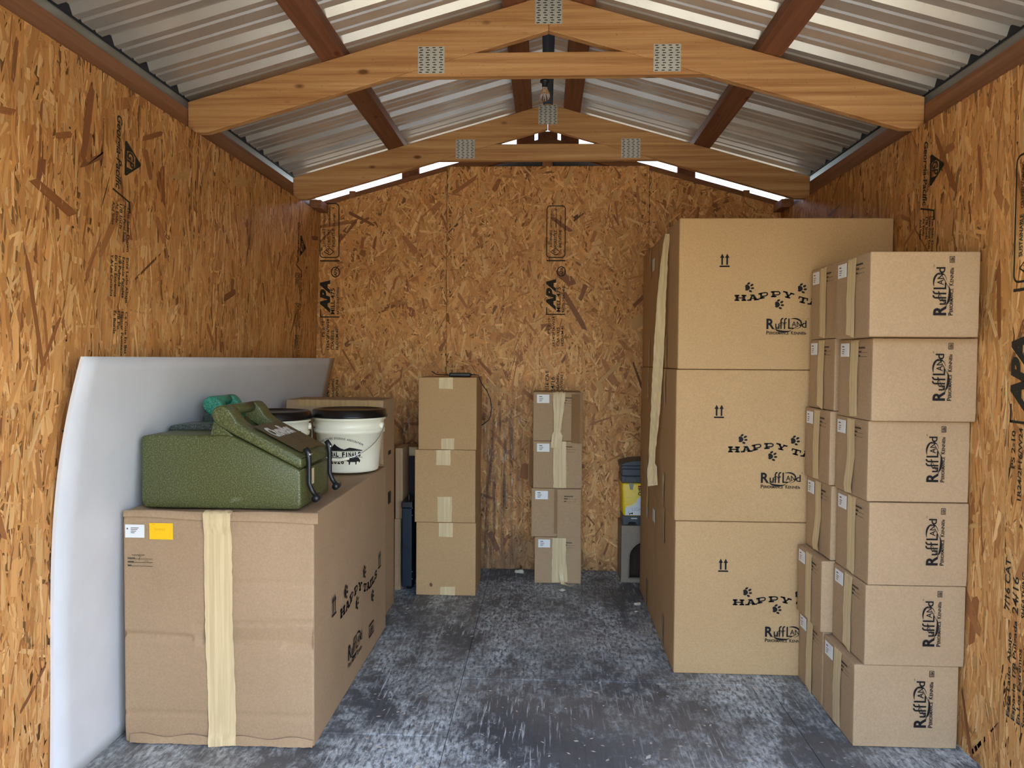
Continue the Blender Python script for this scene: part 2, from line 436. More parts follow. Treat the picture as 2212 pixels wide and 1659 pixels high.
def m_plain(name, c, rough=.5, metal=0., spec=.5, var=0.):
    t = NT(name)
    n1 = t.noise(t.coords('Object', (6, 6, 6)), 1, 4, .6)
    k = t.mix(max(var, .04), c, t.ramp(n1, [(.3, lin(170, 168, 164)), (.65, lin(255, 255, 255))]), 'MULTIPLY')
    return t.done(k, rough, metal, spec)
def m_speckle(name, c, d0, d1, rough=.45):
    t = NT(name)
    v = t.n('TexVoronoi', i_Scale=260.); t.l(t.coords('Object'), v.inputs['Vector'])
    n1 = t.noise(t.coords('Object', (240, 240, 240)), 1, 2, .7)
    k = t.mix(t.ramp(n1, [(.50, 0.), (.66, .8)]), c, d1); k = t.mix(t.ramp(n1, [(.33, .75), (.46, 0.)]), k, d0)
    sc = t.noise(t.coords('Object', (5, 5, 9)), 1, 5, .7); k = t.mix(t.ramp(sc, [(.66, 0.), (.78, .25)]), k, lin(190, 190, 170))
    t.bump(n1, .12, .001)
    return t.done(k, rough, spec=.45)
def m_floor():
    t = NT('worn painted plywood')
    co = t.coords('Object')
    base = t.ramp(t.noise(co, 2.2, 5, .6), [(.3, lin(70, 75, 79)), (.7, lin(98, 103, 106))])
    # scuffed pale paint, in patches, broken up along the grain
    patch = t.noise(t.coords('Object', (1.5, .9, 1), loc=(1.7, .4, 0)), 1.3, 4, .6, .6)
    mott = t.noise(t.coords('Object', (13, 9, 1)), 1, 6, .75)
    grain = t.noise(t.coords('Object', (95, 5.5, 1)), 1, 4, .62)
    fine = t.noise(t.coords('Object', (70, 26, 1)), 1, 4, .7)
    w = t.math('ADD', t.math('MULTIPLY', patch, .9), t.math('MULTIPLY', mott, .8))
    scuff = t.ramp(w, [(.75, 0.), (.97, 1.)]); 
    sc2 = t.math('MULTIPLY', scuff, t.ramp(fine, [(.38, .05), (.58, 1.)]))
    c = t.mix(t.math('MULTIPLY', sc2, .85), base, lin(218, 227, 226))
    scr = t.math('MULTIPLY', t.ramp(grain, [(.57, 0.), (.66, 1.)]), t.ramp(t.noise(t.coords('Object', (3, 2, 1), loc=(4, 2, 0)), 1, 3), [(.42, 0.), (.6, .85)]))
    c = t.mix(scr, c, lin(206, 213, 213))
    drk = t.math('MULTIPLY', t.ramp(grain, [(.33, 1.), (.42, 0.)]), .55)
    c = t.mix(drk, c, lin(58, 60, 64))
    dust = t.ramp(t.noise(t.coords('Object', (1.1, 1.6, 1), loc=(9, 3, 0)), 1, 4), [(.45, 0.), (.7, .35)])
    c = t.mix(dust, c, lin(140, 130, 116))
    t.bump(grain, .25, .0012)
    return t.done(c, t.ramp(mott, [(.3, .42), (.7, .68)]), spec=.45)
def m_roof():
    t = NT('roof metal underside')
    n1 = t.noise(t.coords('Object', (3, 3, 3)), 1, 4, .6); n2 = t.noise(t.coords('Object', (40, 40, 40)), 1, 3, .7)
    c = t.ramp(n1, [(.3, lin(192, 187, 179)), (.7, lin(212, 207, 199))]); c = t.mix(t.ramp(n2, [(.64, 0.), (.74, .35)]), c, lin(150, 142, 130))
    return t.done(c, .3, .5, spec=.5)
OSB = m_osb(); OSBS = m_osb_stained()
BLACK = m_plain('black ink', lin(26, 24, 26), .6, spec=.2); STAMP = m_plain('faded board stamp ink', lin(52, 48, 40), .7, spec=.1)
STAMP2 = m_plain('pale ink', lin(110, 96, 84), .7, spec=.1)
PINE = m_wood('pine truss lumber', lin(158, 106, 62), lin(194, 144, 92), lin(214, 170, 118), 'X', .55, True, .55)
PINE_Z = m_wood('framing lumber upright', lin(120, 78, 46), lin(146, 98, 60), lin(160, 112, 72), 'Z', .6, False)
REDW_Y = m_wood('reddish purlin lumber', lin(104, 66, 46), lin(126, 80, 56), lin(140, 92, 66), 'Y', .6, True, .3)
EAVE_Y = m_wood('eave board lumber', lin(124, 84, 58), lin(144, 100, 70), lin(158, 114, 84), 'Y', .6, False)
GRAFT = m_wood('gable rafter lumber', lin(108, 70, 44), lin(128, 84, 52), lin(140, 94, 60), 'X', .65, False)
ROOF = m_roof(); FLASH = m_plain('grey flashing', lin(150, 152, 150), .4, .3); DARKM = m_plain('dark ridge foam', lin(34, 38, 48), .8)
SIDING = m_plain('back of metal siding', lin(84, 90, 98), .45, .2)
GALV = m_plain('galvanised steel', lin(206, 204, 196), .42, .45, var=.25); SLOT = m_plain('punched slot shadow', lin(40, 34, 28), .8)
CARD = m_card('kraft cardboard', lin(178, 149, 116)); CARD2 = m_card('warm kraft cardboard', lin(196, 160, 114), .08); CARD3 = m_card('pale kraft cardboard', lin(184, 154, 119), .08)
CARDIN = m_card('inner kraft cardboard', lin(160, 126, 88))
TAPE = m_tape('kraft paper tape', lin(222, 200, 156)); TAPED = m_tape('brown paper tape', lin(186, 154, 104), .5); CLEAR = m_tape('glossy clear tape', lin(176, 150, 118), .2)
WHITE = m_plain('white label paper', lin(232, 232, 228), .5); YELL = m_plain('yellow label paper', lin(250, 196, 10), .5)
PANEL = m_plain('white painted panel', lin(214, 214, 214), .45, spec=.4, var=.12); PEDGE = m_plain('panel edge', lin(228, 228, 226), .5)
OLIVE = m_speckle('olive granite plastic', lin(74, 78, 42), lin(52, 56, 28), lin(122, 124, 80), .42)
OLIVED = m_plain('smooth olive plastic', lin(78, 76, 46), .4, var=.3)
TEAL = m_speckle('teal granite plastic', lin(40, 128, 100), lin(22, 92, 74), lin(110, 180, 150)); SLATE = m_speckle('dark slate plastic and shaded olive', lin(58, 66, 60), lin(36, 42, 40), lin(110, 116, 108), .35)
RUBBER = m_plain('black rubber', lin(22, 24, 28), .4); STEEL = m_plain('bright steel', lin(210, 210, 210), .25, .9)
WPLA = m_plain('white bucket plastic', lin(240, 236, 212), .32, spec=.5); BPLA = m_plain('black lid plastic', lin(14, 14, 16), .3)
NAVY = m_plain('dark blue metal', lin(26, 38, 54), .4, .3, var=.3); BLK = m_plain('black board', lin(20, 18, 17), .7)
GREYP = m_plain('charcoal plastic', lin(62, 70, 78), .45); JYEL = m_plain('yellow sleeve', lin(248, 210, 20), .4); JWHI = m_plain('pale sleeve', lin(226, 232, 238), .4)
TAUPE = m_speckle('taupe granite plastic', lin(142, 128, 110), lin(112, 100, 86), lin(170, 156, 138), .6)
RAYS = m_plain('pale yellow rays', lin(250, 236, 140), .4)
GREYT = m_plain('pale grey ink', lin(172, 180, 190), .6); LOGOW = m_plain('white ink', lin(225, 225, 215), .6)
FOAM = m_plain('packing paper', lin(206, 190, 150), .7, var=.2); SHELL = m_plain('pale debris', lin(206, 196, 176), .7, var=.3); CHIP = m_plain('wood chips', lin(206, 196, 180), .8, var=.4)
def m_glass():
    t = NT('bulb glass'); t.b.inputs['Transmission Weight'].default_value = 1; t.b.inputs['IOR'].default_value = 1.3
    return t.done((.9, .9, .88, 1), .03)
GLASS = m_glass()
def m_ground():
    t = NT('sunlit gravel'); n1 = t.noise(t.coords('Object', (9, 9, 9)), 1, 5, .7)
    return t.done(t.ramp(n1, [(.3, lin(132, 128, 108)), (.7, lin(172, 166, 146))]), .9, spec=.2)

# ------------------------------------------------------------------ oriented strand board panels
PAL = np.array([lin(*c)[:3] for c in ((204,160,104),(192,144,88),(214,176,120),(178,128,76),(200,152,94),(160,110,66),(222,188,136),(186,138,84),(128,90,56))])
PALW = np.array([.23,.19,.15,.09,.19,.028,.07,.047,.005])
def osb_mesh(u0, u1, v0, v1, to3, n_per_m2=3600, spread=.32, wild=.12, thick=.011, top=None, size=1., gain=1., slim=1.):
    """board with its real overlapping strands. (u,v) in the board's plane, v up; to3(u,v,h): h = height over the face"""
    area = (u1-u0)*(v1-v0); N = int(area*n_per_m2)
    cu = RNG.uniform(u0, u1, N); cv = RNG.uniform(v0, v1, N)
    ang = PI/2+RNG.normal(0, spread, N); wl = RNG.random(N) < wild; ang[wl] = RNG.uniform(0, PI, wl.sum())
    L = size/slim**.5*np.clip(RNG.lognormal(math.log(.062), .42, N), .018, .15); Wd = slim*size*np.clip(RNG.lognormal(math.log(.0105), .5, N), .003, .034)
    bg_ = RNG.random(N) < .014; L[bg_] *= 1.5; Wd[bg_] *= 2.0; ang[bg_] += RNG.normal(0, .6, bg_.sum())
    base = np.array([(-.5,-.25),(-.42,.5),(.38,.46),(.5,.1),(.44,-.5),(-.36,-.44)])
    jit = RNG.uniform(-.16, .16, (N, 6, 2)); P = base[None]+jit*np.array([.45, 1.])
    lu = P[:, :, 0]*L[:, None]; lv = P[:, :, 1]*Wd[:, None]
    c, s = np.cos(ang)[:, None], np.sin(ang)[:, None]
    U = cu[:, None]+lu*c-lv*s; V = cv[:, None]+lu*s+lv*c
    U = np.clip(U, u0, u1); V = np.clip(V, v0, v1)
    if top is not None: V = np.minimum(V, top(U))
    hh = RNG.uniform(.0002, .0022, N)[:, None]+RNG.uniform(-.00035, .00035, (N, 6))
    hh[bg_] += .0006; hh = np.clip(hh, .00005, None)
    X = to3(U.ravel(), V.ravel(), hh.ravel())
    # board slab (front face and rim)
    us = np.linspace(u0, u1, 9); tv = np.full(9, v1) if top is None else np.minimum(v1, top(us))
    rim = [(u0, v0), (u1, v0)]+[(us[i], tv[i]) for i in range(8, -1, -1)]
    ru = np.array([p[0] for p in rim]); rv = np.array([p[1] for p in rim]); k = len(rim)
    FR = to3(ru, rv, np.zeros(k)); BK = to3(ru, rv, np.full(k, -thick))
    co = np.concatenate([X, FR, BK]); b0 = N*6; b1 = b0+k
    faces = [list(range(b0, b0+k)), list(range(b1+k-1, b1-1, -1))]
    for i in range(k): j = (i+1) % k; faces.append([b0+i, b1+i, b1+j, b0+j])
    me = bpy.data.meshes.new('osb')
    loops = np.concatenate([np.arange(N*6)]+[np.array(f) for f in faces]); tot = np.array([6]*N+[len(f) for f in faces])
    start = np.concatenate([[0], np.cumsum(tot)[:-1]])
    me.vertices.add(len(co)); me.vertices.foreach_set('co', co.ravel())
    me.loops.add(len(loops)); me.loops.foreach_set('vertex_index', loops.astype(np.int32))
    me.polygons.add(len(tot)); me.polygons.foreach_set('loop_start', start.astype(np.int32)); me.polygons.foreach_set('loop_total', tot.astype(np.int32))
    me.update(calc_edges=True); me.validate()
    pc = PAL[RNG.choice(len(PAL), N, p=PALW)]*RNG.normal(1, .09, N)[:, None]*gain*np.array([1.21, 1.10, 1.0])
    pc[bg_] = np.array([lin(*q)[:3] for q in ((168,112,66),(154,100,58),(212,168,108),(180,124,74),(140,92,56))])[RNG.integers(0, 5, bg_.sum())]
    dk = RNG.random(N) < .004; pc[dk] *= .35
    colr = np.concatenate([np.concatenate([np.clip(pc, 0, 1), np.ones((N, 1))], 1), np.tile(np.append(PAL[1]*.9, 1), (len(faces), 1))])
    at_ = me.attributes.new('strand', 'FLOAT_COLOR', 'FACE'); at_.data.foreach_set('color', colr.ravel().astype(np.float32))
    uvl = me.uv_layers.new(name='UVMap')
    ro = RNG.uniform(0, 40, N)[:, None]
    uu = np.stack([lu+ro, lv+ro], -1).reshape(-1, 2); uu = np.concatenate([uu, np.zeros((len(loops)-N*6, 2))])
    uvl.data.foreach_set('uv', uu.ravel().astype(np.float32))
    return me

def on_left(u, v, h): return np.stack([XL-LEAN*(1-v/ZT)+h, u, v], -1)
def on_right(u, v, h): return np.stack([XR-h, u, v], -1)
def on_back(u, v, h): return np.stack([u, YB-h, v], -1)
wl_ = struct(empty('wall_left')); wr_ = struct(empty('wall_right')); wb_ = struct(empty('wall_back')); wf_ = struct(empty('wall_front'))
SEAM_L, SEAM_R = 3.5995, 2.394
g = .004
for a, b in ((YF, SEAM_L-1.22), (SEAM_L-1.22+g*.4, SEAM_L), (SEAM_L+g, YB-.002)):
    link('strand_board_panel', osb_mesh(a, b, 0, ZT, on_left, 3300, .2, .10, size=1.3, slim=.75), OSB, wl_)
for a, b in ((YF, SEAM_R-g), (SEAM_R, SEAM_R+1.22), (SEAM_R+1.22+g, YB-.002)):
    link('strand_board_panel', osb_mesh(a, b, 0, ZT, on_right, 3300, .2, .08, size=1.3, slim=.75), OSB, wr_)
def gtop(x): return 2.597-.28*np.abs(x)
ZP = 2.452
for a, b, tp in ((XL-LEAN+.004, -.6095, gtop), (-.607, .6115, None), (.614, XR-.002, gtop)):
    link('strand_board_panel', osb_mesh(a, b, 0, ZP, on_back, 4300, .5, .36, top=tp, size=1.1, slim=.85), OSBS, wb_)
# timber and siding behind the back boards
bm = bmesh.new()
add_prism(bm, [(-1.5, 0), (1.5, 0), (1.5, 2.60-.28*1.5), (0, 2.60), (-1.5, 2.60-.28*1.5)], lambda u, v, a: (u, a, v), YB+.092, YB+.10)
link('metal_siding', bm_mesh(bm), SIDING, wb_)
for s in (-1, 1):
    bm = bmesh.new()
    add_prism(bm, [(s*.0, 2.560), (s*1.46, 2.560-.28*1.46), (s*1.46, 2.632-.28*1.46), (s*.0, 2.632)], lambda u, v, a: (u, a, v), YB+.012, YB+.05)
    link('gable_rafter', bm_mesh(bm), GRAFT, wb_)
    x = s*1.19
    link('gable_stud', box_me(x-.02, x+.02, YB+.003, YB+.011, 2.20, 2.642-.28*1.19, bevel=.002), PINE_Z, wb_)
    for x in (s*.3,):
        link('gable_stud', box_me(x-.019, x+.019, YB+.051, YB+.09, 1.9, 2.55-.28*abs(x)), PINE_Z, wb_)
link('gable_stud', box_me(-.03, .03, YB-.0, YB+.011, ZP, 2.56), PINE_Z, wb_)
link('corner_block', box_me(XL-.02, XL+.05, YB-.16, YB-.002, ZT+.001, ZT+.05, bevel=.002), EAVE_Y, wl_)
link('corner_block', box_me(XR-.05, XR+.02, YB-.16, YB-.002, ZT+.001, ZT+.05, bevel=.002), EAVE_Y, wr_)
for xa_, xb_ in ((-.895, -.787), (.787, .895), (-.19, -.08), (.08, .19), (-.06, .06)):
    bm = bmesh.new(); add_prism(bm, [(xa_, 2.55-.28*abs(xa_)), (xb_, 2.55-.28*abs(xb_)), (xb_, z_truss_top(xb_)-.001), (xa_, z_truss_top(xa_)-.001)], lambda u, v, a: (u, a, v), YB+.052, YB+.09)
    link('purlin_block', bm_mesh(bm), REDW_Y, wb_)
# nails along the back-wall joints
bm = bmesh.new()
for x in (-.635, -.585, .59, .638):
    for z in np.arange(.1, 2.4, .2):
        xx = x+random.uniform(-.006, .006); zz = z+random.uniform(-.02, .02)
        if x in (-.635, .638) and zz > 2.597-.28*abs(xx)-.02: continue
        if x == -.585 or x == .59: pass
        v = [bm.verts.new((xx+.004*math.cos(a), YB-.0026, zz+.004*math.sin(a))) for a in [k*PI/4 for k in range(8)]]; bm.faces.new(v)
nl = link('nail_heads', bm_mesh(bm), m_plain('rusty nail', lin(46, 32, 24), .6), wb_); nl['kind'] = 'stuff'
bm = bmesh.new()
for y in np.arange(1., 4.6, .61):
    for z in np.arange(.15, 2.1, .3):
        for sd in (0, 1):
            yy, zz = y+random.uniform(-.02, .02), z+random.uniform(-.03, .03)
            x = xl(zz)+.0028 if sd == 0 else XR-.0028
            v = [bm.verts.new((x, yy+.004*math.cos(a), zz+.004*math.sin(a))) for a in [k*PI/4 for k in range(8)]]; bm.faces.new(v)
nl = link('nail_heads', bm_mesh(bm), m_plain('dark nail', lin(46, 32, 24), .6), wl_); nl['kind'] = 'stuff'
# outer skins so that no daylight leaks through the boards
link('outer_siding', box_me(XL-.135, XL-.125, YF-.05, YB+.1, -.05, ZT+.03), SIDING, wl_)
link('outer_siding', box_me(XR+.085, XR+.095, YF-.05, YB+.1, -.05, ZT+.03), SIDING, wr_)
for s, x0 in ((-1, XL-.125), (1, XR+.0)):
    link('top_plate', box_me(x0 if s < 0 else XR+.0005, XL-.0125 if s < 0 else XR+.085, YF, YB+.09, ZT-.045, ZT-.004), EAVE_Y, wl_ if s < 0 else wr_)
# unseen front wall; its open doorway is invented, placed and sized for the light
DX0, DX1, DZ = -.72, 1.25, 2.02
for nm, a in (('front_wall_board', (XL-.13, DX0, YF-.09, YF-.002, -.05, 2.14)), ('front_wall_board', (DX1, XR+.09, YF-.09, YF-.002, -.05, 2.14)), ('door_header', (DX0, DX1, YF-.09, YF-.002, DZ, 2.14))):
    link(nm, box_me(*a), SIDING, wf_)
bm = bmesh.new()
add_prism(bm, [(-1.5, 2.14), (1.5, 2.14), (1.5, 2.26), (0, 2.68), (-1.5, 2.26)], lambda u, v, a: (u, a, v), YF-.09, YF-.06)
link('gable_siding', bm_mesh(bm), SIDING, wf_)

# ------------------------------------------------------------------ floor
fl = struct(empty('floor')); FLM = m_floor()
XS, YS = -.326, 3.062
for x0, x1, y0, y1 in ((XL-.1, XS-.001, YF-.08, 2.58-.001), (XL-.1, XS-.001, 2.58+.001, YB+.09), (XS+.001, XS+1.219, YF-.08, YS-.0012), (XS+.001, XS+1.219, YS+.0012, YB+.09), (XS+1.221, XR+.08, YF-.08, 3.4), (XS+1.221, XR+.08, 3.402, YB+.09)):
    link('plywood_sheet', box_me(x0, x1, y0, y1, -.018, 0, bevel=.0012), FLM, fl)
link('subfloor', box_me(XL-.1, XR+.08, YF-.08, YB+.09, -.06, -.0185), SLOT, fl)
gr = struct(link('ground', box_me(-40, 40, -60, 40, -.4, -.25), m_ground()))

# ------------------------------------------------------------------ roof
ce = struct(empty('ceiling'))
def roof_profile(y0, y1):
    pts = []; p = .2286; k0 = int(math.floor((y0-2.29)/p))-1
    k = k0
    while True:
        c = 2.29+k*p
        for dy, dz in ((-.036, 0), (-.024, .026), (.018, .026), (.036, 0), (.066, 0), (.070, .007), (.077, .007), (.084, 0), (.142, 0), (.146, .007), (.153, .007), (.160, 0)):
            y = c+dy
            if y0 <= y <= y1: pts.append((y, dz))
        k += 1
        if c > y1: break
    return [(y0, 0)]+pts+[(y1, 0)]
RY0, RY1, XE = 2.404-2*.9144, YB+.12, 1.50
y = RY0
while y < RY1-.05:
    y2 = min(y+.9144, RY1)
    for s in (-1, 1):
        pr = roof_profile(y, y2); vs = []; fs = []
        for yy, dz in pr:
            for x in (.028, .75, XE): vs.append((s*x, yy, z_metal(x)+dz))
        for i in range(len(pr)-1):
            for k in range(2): a = i*3+k; fs.append((a, a+1, a+4, a+3))
        o = link('roof_panel', mesh(vs, fs), ROOF, ce)
    y = y2
bm = bmesh.new()
add_prism(bm, [(-.16, z_metal(.16)+.03), (0, z_metal(0)+.035), (.16, z_metal(.16)+.03), (.16, z_metal(.16)+.034), (0, z_metal(0)+.04), (-.16, z_metal(.16)+.034)], lambda u, v, a: (u, a, v), RY0, RY1)
link('ridge_cap', bm_mesh(bm), DARKM, ce)
sx_ = math.sqrt(1+PITCHR**2)
for x0 in (-1.0, -.2, .2, 1.0):
    s = 1 if x0 > 0 else -1
    if abs(x0) == 1: a, b = .797, .885
    else: a, b = .088, .178
    bm = bmesh.new()
    add_prism(bm, [(s*a, z_truss_top(a)), (s*b, z_truss_top(b)), (s*b, z_metal(b)-.0005), (s*a, z_metal(a)-.0005)], lambda u, v, q: (u, q, v), RY0+.02, RY1-.03)
    link('purlin', bm_mesh(bm), REDW_Y, ce)
# eave: board on the plate, grey drip flashing above it
for i, s in enumerate((-1, 1)):
    x0 = abs(XL)+.038 if s < 0 else XR+.03
    bm = bmesh.new(); add_box(bm, min(s*x0, s*(x0+.038)), max(s*x0, s*(x0+.038)), YF, YB+.08, ZT-.002, 2.268, bevel=.002)
    struct(link('trim_%d' % (i+1), bm_mesh(bm), EAVE_Y))
    xa = x0+.034
    link('eave_closure', box_me(min(s*(xa-.006), s*(xa-.001)), max(s*(xa-.006), s*(xa-.001)), RY0, RY1, z_metal(xa)-.004, z_metal(xa)+.03), DARKM, ce)
    link('drip_flashing', box_me(min(s*xa, s*(xa+.004)), max(s*xa, s*(xa+.004)), RY0, RY1, 2.262, z_metal(xa)+.002), FLASH, ce)

# ------------------------------------------------------------------ trusses
def plate_mesh(w, h):
    bm = bmesh.new(); add_box(bm, -w/2, w/2, -.0014, 0, -h/2, h/2)
    nc = 4; nr = max(6, int(round(h/.0095)))
    for c in range(nc):
        for r in range(nr):
            x = -w/2+w*(c+.5)/nc+(.0022 if r % 2 else -.0022); z = -h/2+h*(r+.5)/nr
            add_box(bm, x-.0075, x+.0075, -.0022, -.0013, z-.0016, z+.0016, mi=1)
            add_box(bm, x-.0085, x-.006, -.0038, -.0013, z-.0026, z+.0026); add_box(bm, x+.006, x+.0085, -.0038, -.0013, z-.0026, z+.0026)
    return bm_mesh(bm)
PLM = plate_mesh(.104, .104); PLM.materials.append(GALV); PLM.materials.append(SLOT)
def truss(y, label):
    t = tag(empty('roof_truss', (0, y, 0)), label, 'truss', 'roof trusses of the shed')
    T = .038
    for s in (-1, 1):
        hx = abs(XL)+.036 if s < 0 else XR+.028
        zb = ZT+.0015
        xb = (2.556-zb)/.284
        prof = [(s*.0004, z_truss_bot(0)), (s*xb, zb), (s*hx, zb), (s*hx, z_truss_top(hx)-.001), (s*.0004, z_truss_top(0)-.001)]
        bm = bmesh.new(); add_prism(bm, prof, lambda u, v, a: (u, a, v), 0, T, bevel=.0025, seg=1)
        link('rafter', bm_mesh(bm), PINE, t)
    zb, zt = 2.384, 2.474
    xb = (2.556-zb)/.284+.001; xt = (2.556-zt)/.284+.001
    bm = bmesh.new(); add_prism(bm, [(-xb+.004, zb), (xb-.004, zb), (xt, zt), (-xt, zt)], lambda u, v, a: (u, a, v), 0, T, bevel=.002, seg=1)
    # the tie's slanted ends butt against the rafters
    link('collar_tie', bm_mesh(bm), PINE, t)
    for x, z in ((-.455, 2.447), (.455, 2.447), (0, 2.632)):
        link('truss_plate', PLM, None, t, (x, -.0004, z))
    return t
truss(3.02, 'pine truss with dark knots, its tie carrying the bare light bulb')
truss(4.29, 'pine truss against the back gable, in front of the bright gaps under the roof')

# ------------------------------------------------------------------ print on the boards
def stamp(name, ink, wall, org, right, up, k=1., mat=STAMP): return ink.place(name, mat, wall, org, right, up, k)
def gp_ink():
    k = Ink(); k.text('Georgia-Pacific', 0, 0, .036, w=.47, bold=.02, shear=.25)
    k.line([(.48,-.02),(.53,.095),(.60,.10)], .012)
    for i, (t_, ln) in enumerate((('This Side Down', .30), ('Space Panel Ends', .24), ('1/8 Inch', .16), ('At Ends', .13), ('And Sides', .15))):
        k.text(t_, .56+.0*i, .082-.026*i, .018, w=ln, bold=.02)
    for i, (t_, ln) in enumerate((('Este Lado Abajo', .30), ('Espacie Paneles', .27), ('1/8 Pulgada', .20), ('En Los Extremos', .27), ('Y A Los Costados', .27))):
        k.text(t_, .90, .082-.026*i, .018, w=ln, bold=.02)
    for i, (t_, ln) in enumerate((('Ce Cote En Bas', .28), ('Espacer Panneaux', .30), ('1/8 Po', .12), ('Et Bords', .15))):
        k.text(t_, 1.26, .082-.026*i, .018, w=ln, bold=.02)
    return k
def gp_tri():
    k = Ink()          # triangle with the letters left open
    a, b, c = (0, 0), (.22, 0), (.11, .105)
    k.line([a, b], .014); k.line([b, c], .012); k.line([c, a], .012)
    k.poly([(.015,.004),(.06,.004),(.052,.05)]); k.poly([(.205,.004),(.165,.004),(.168,.05)]); k.poly([(.075,.066),(.145,.066),(.11,.1)])
    k.text('GP', .058, .012, .048, w=.10, bold=.03, shear=.2); return k
GPI, GPT = gp_ink(), gp_tri()
zt = at(250, 245, 'X', XL).z; yt = at(262, 300, 'X', XL).y
H_ = .0032
stamp('board_stamp', GPI, wl_, (xl(zt)+H_, yt-.02, zt), (-LEAN/ZT, 0, -1), (0, 1.75, 0), .5); stamp('board_stamp', GPT, wl_, (xl(zt-.07)+H_, yt+.035, zt-.07), (-LEAN/ZT, 0, -1), (0, 1.75, 0), .5)
p = at(2004, 305, 'X', XR)
stamp('board_stamp', GPI, wr_, (XR-H_, p.y+.02, p.z), (0, 0, -1), (0, -1.75, 0), .5); stamp('board_stamp', GPT, wr_, (XR-H_, p.y-.035, p.z-.06), (0, 0, -1), (0, -1.75, 0), .5)
p = at(650, 505, 'X', XL)
stamp('board_stamp', GPI, wl_, (xl(p.z+.06)+H_, p.y-.04, p.z+.06), (-LEAN/ZT, 0, -1), (0, 1.75, 0), .5); stamp('board_stamp', GPT, wl_, (xl(p.z-.01)+H_, p.y+.01, p.z-.01), (-LEAN/ZT, 0, -1), (0, 1.75, 0), .5)
def apa_ink():
    """trade stamp, read along x; total length about 1.15"""
    k = Ink()
    k.text('EXPOSURE 1', 0, -.058, .017, w=.13, bold=.02); k.text('SHEATHING', 0, -.032, .017, w=.12, bold=.02); k.text('24/16', 0, -.002, .026, w=.10, bold=.01); k.text('7/16 CAT', 0, .035, .022, w=.14, bold=.02)
    k.text('HUD-UM-40', .30, -.058, .017, w=.13, bold=.02); k.text('CSA 0325', .30, -.03, .017, w=.12, bold=.02); k.text('1R24/2F16/W24', .30, .0, .016, w=.19, bold=.02); k.text('PS 2-10', .38, .03, .016, w=.10, bold=.02)
    k.rect(.50, -.066, .507, .056); k.rect(.50, .05, .55, .056)
    k.text('APA', .53, -.002, .058, w=.20, bold=.06, shear=.25); k.text('MILL 475', .52, -.035, .026, w=.16, bold=.02); k.text('RATED SHEATHING', .52, -.062, .015, w=.17, bold=.02)
    k.line(arc(.78, -.04, .03, .026, 0, 2*PI, 18), .006); k.text('APA', .755, -.05, .018, w=.05, bold=.03)
    k.rect(.845, -.066, .853, .056)
    fx0, fx1, fy0, fy1, r = .87, 1.20, -.062, .056, .02
    fr = [(fx0+r, fy0), (fx1-r, fy0)]+arc(fx1-r, fy0+r, r, r, -PI/2, 0, 5)+[(fx1, fy1-r)]+arc(fx1-r, fy1-r, r, r, 0, PI/2, 5)+[(fx0+r, fy1)]+arc(fx0+r, fy1-r, r, r, PI/2, PI, 5)+[(fx0, fy0+r)]+arc(fx0+r, fy0+r, r, r, PI, PI*1.5, 5)
    k.line(fr, .006)
    k.line([(.885,-.005),(.905,.032),(.93,.0),(.905,-.03),(.885,-.005)], .006); k.line([(.9,.0),(.91,.014),(.92,0)], .006)
    for i, (t_, s_, w_) in enumerate((('SUSTAINABLE', .016, .11), ('FORESTRY', .018, .11), ('INITIATIVE', .018, .11))): k.text(t_, .935, .022-.03*i, s_, w=w_, bold=.02)
    for i, (t_, w_) in enumerate((('CERTIFIED SOURCING', .12), ('www.sfiprogram.org', .12), ('SFI-00060', .08))): k.text(t_, 1.06, .022-.03*i, .013, w=w_, bold=.02)
    return k
APA = apa_ink()
p = at(1197, 840, 'Y', YB); q = at(1197, 445, 'Y', YB)
stamp('board_stamp', APA, wb_, (p.x, YB-H_, p.z-.02), (0, 0, 1), (-1, 0, 0), (q.z-p.z+.02)/1.2)
p = at(706, 860, 'Y', YB); q = at(706, 470, 'Y', YB)
stamp('board_stamp', APA, wb_, (p.x+.015, YB-H_, p.z), (0, 0, 1), (-1, 0, 0), (q.z-p.z+.16)/1.2*.94)
p = at(2200, 1330, 'X', XR); q = at(2200, 560, 'X', XR)
stamp('board_stamp', APA, wr_, (XR-H_, p.y, p.z), (0, 0, 1), (0, 1, 0), (q.z-p.z)/.93)
k = Ink()
for i, (t_, w_) in enumerate((('Este Lado Abajo', .34), ('Espacie 1/8 Pulgada', .4), ('En Los Extremos', .3), ('Space Panel Ends 1/8 Inch', .5))): k.text(t_, 0, -.034*i, .022, w=w_, bold=.02)
p = at(2195, 1560, 'X', XR); stamp('board_stamp', k, wr_, (XR-H_, p.y+.03, p.z), (0, 0, 1), (0, 1, 0), .75)

# ------------------------------------------------------------------ small twin-column boxes
LOGO = maker_logo(); HAPPY = happy_tails(); ARROW = arrows()
SBW, SBD, SBH = .35, .286, .277
def crush(key, u, v):
    d = 0
    if key == '-y' and v < -.86: d += .004*(.5+.5*math.sin(u*9))*(1 if v > -.98 else .3)
    return d
SB_ME = [carton_mesh(SBW, SBD, SBH, 9, .005, s, .003, crush) for s in range(4)]
for m_ in SB_ME: m_.materials.append(CARD3)
LOGO_ME = LOGO.mesh((SBW*.5-.108, -SBD/2-.0012, .07), (0, 0, 1), (-1, 0, 0), .0405); LOGO_ME.materials.append(BLACK)
def scribble(): 
    k = Ink()          # too small in the photo to read: dashes of print over ruled lines
    for y, n, x1 in ((0, 7, .8), (-.2, 3, 1.), (-.4, 2, .95)):
        for i in range(n): k.rect(.105*i, y, .105*i+.075, y+.09)
        k.rect(.105*n, y, x1, y+.015)
    return k
SCR = scribble()
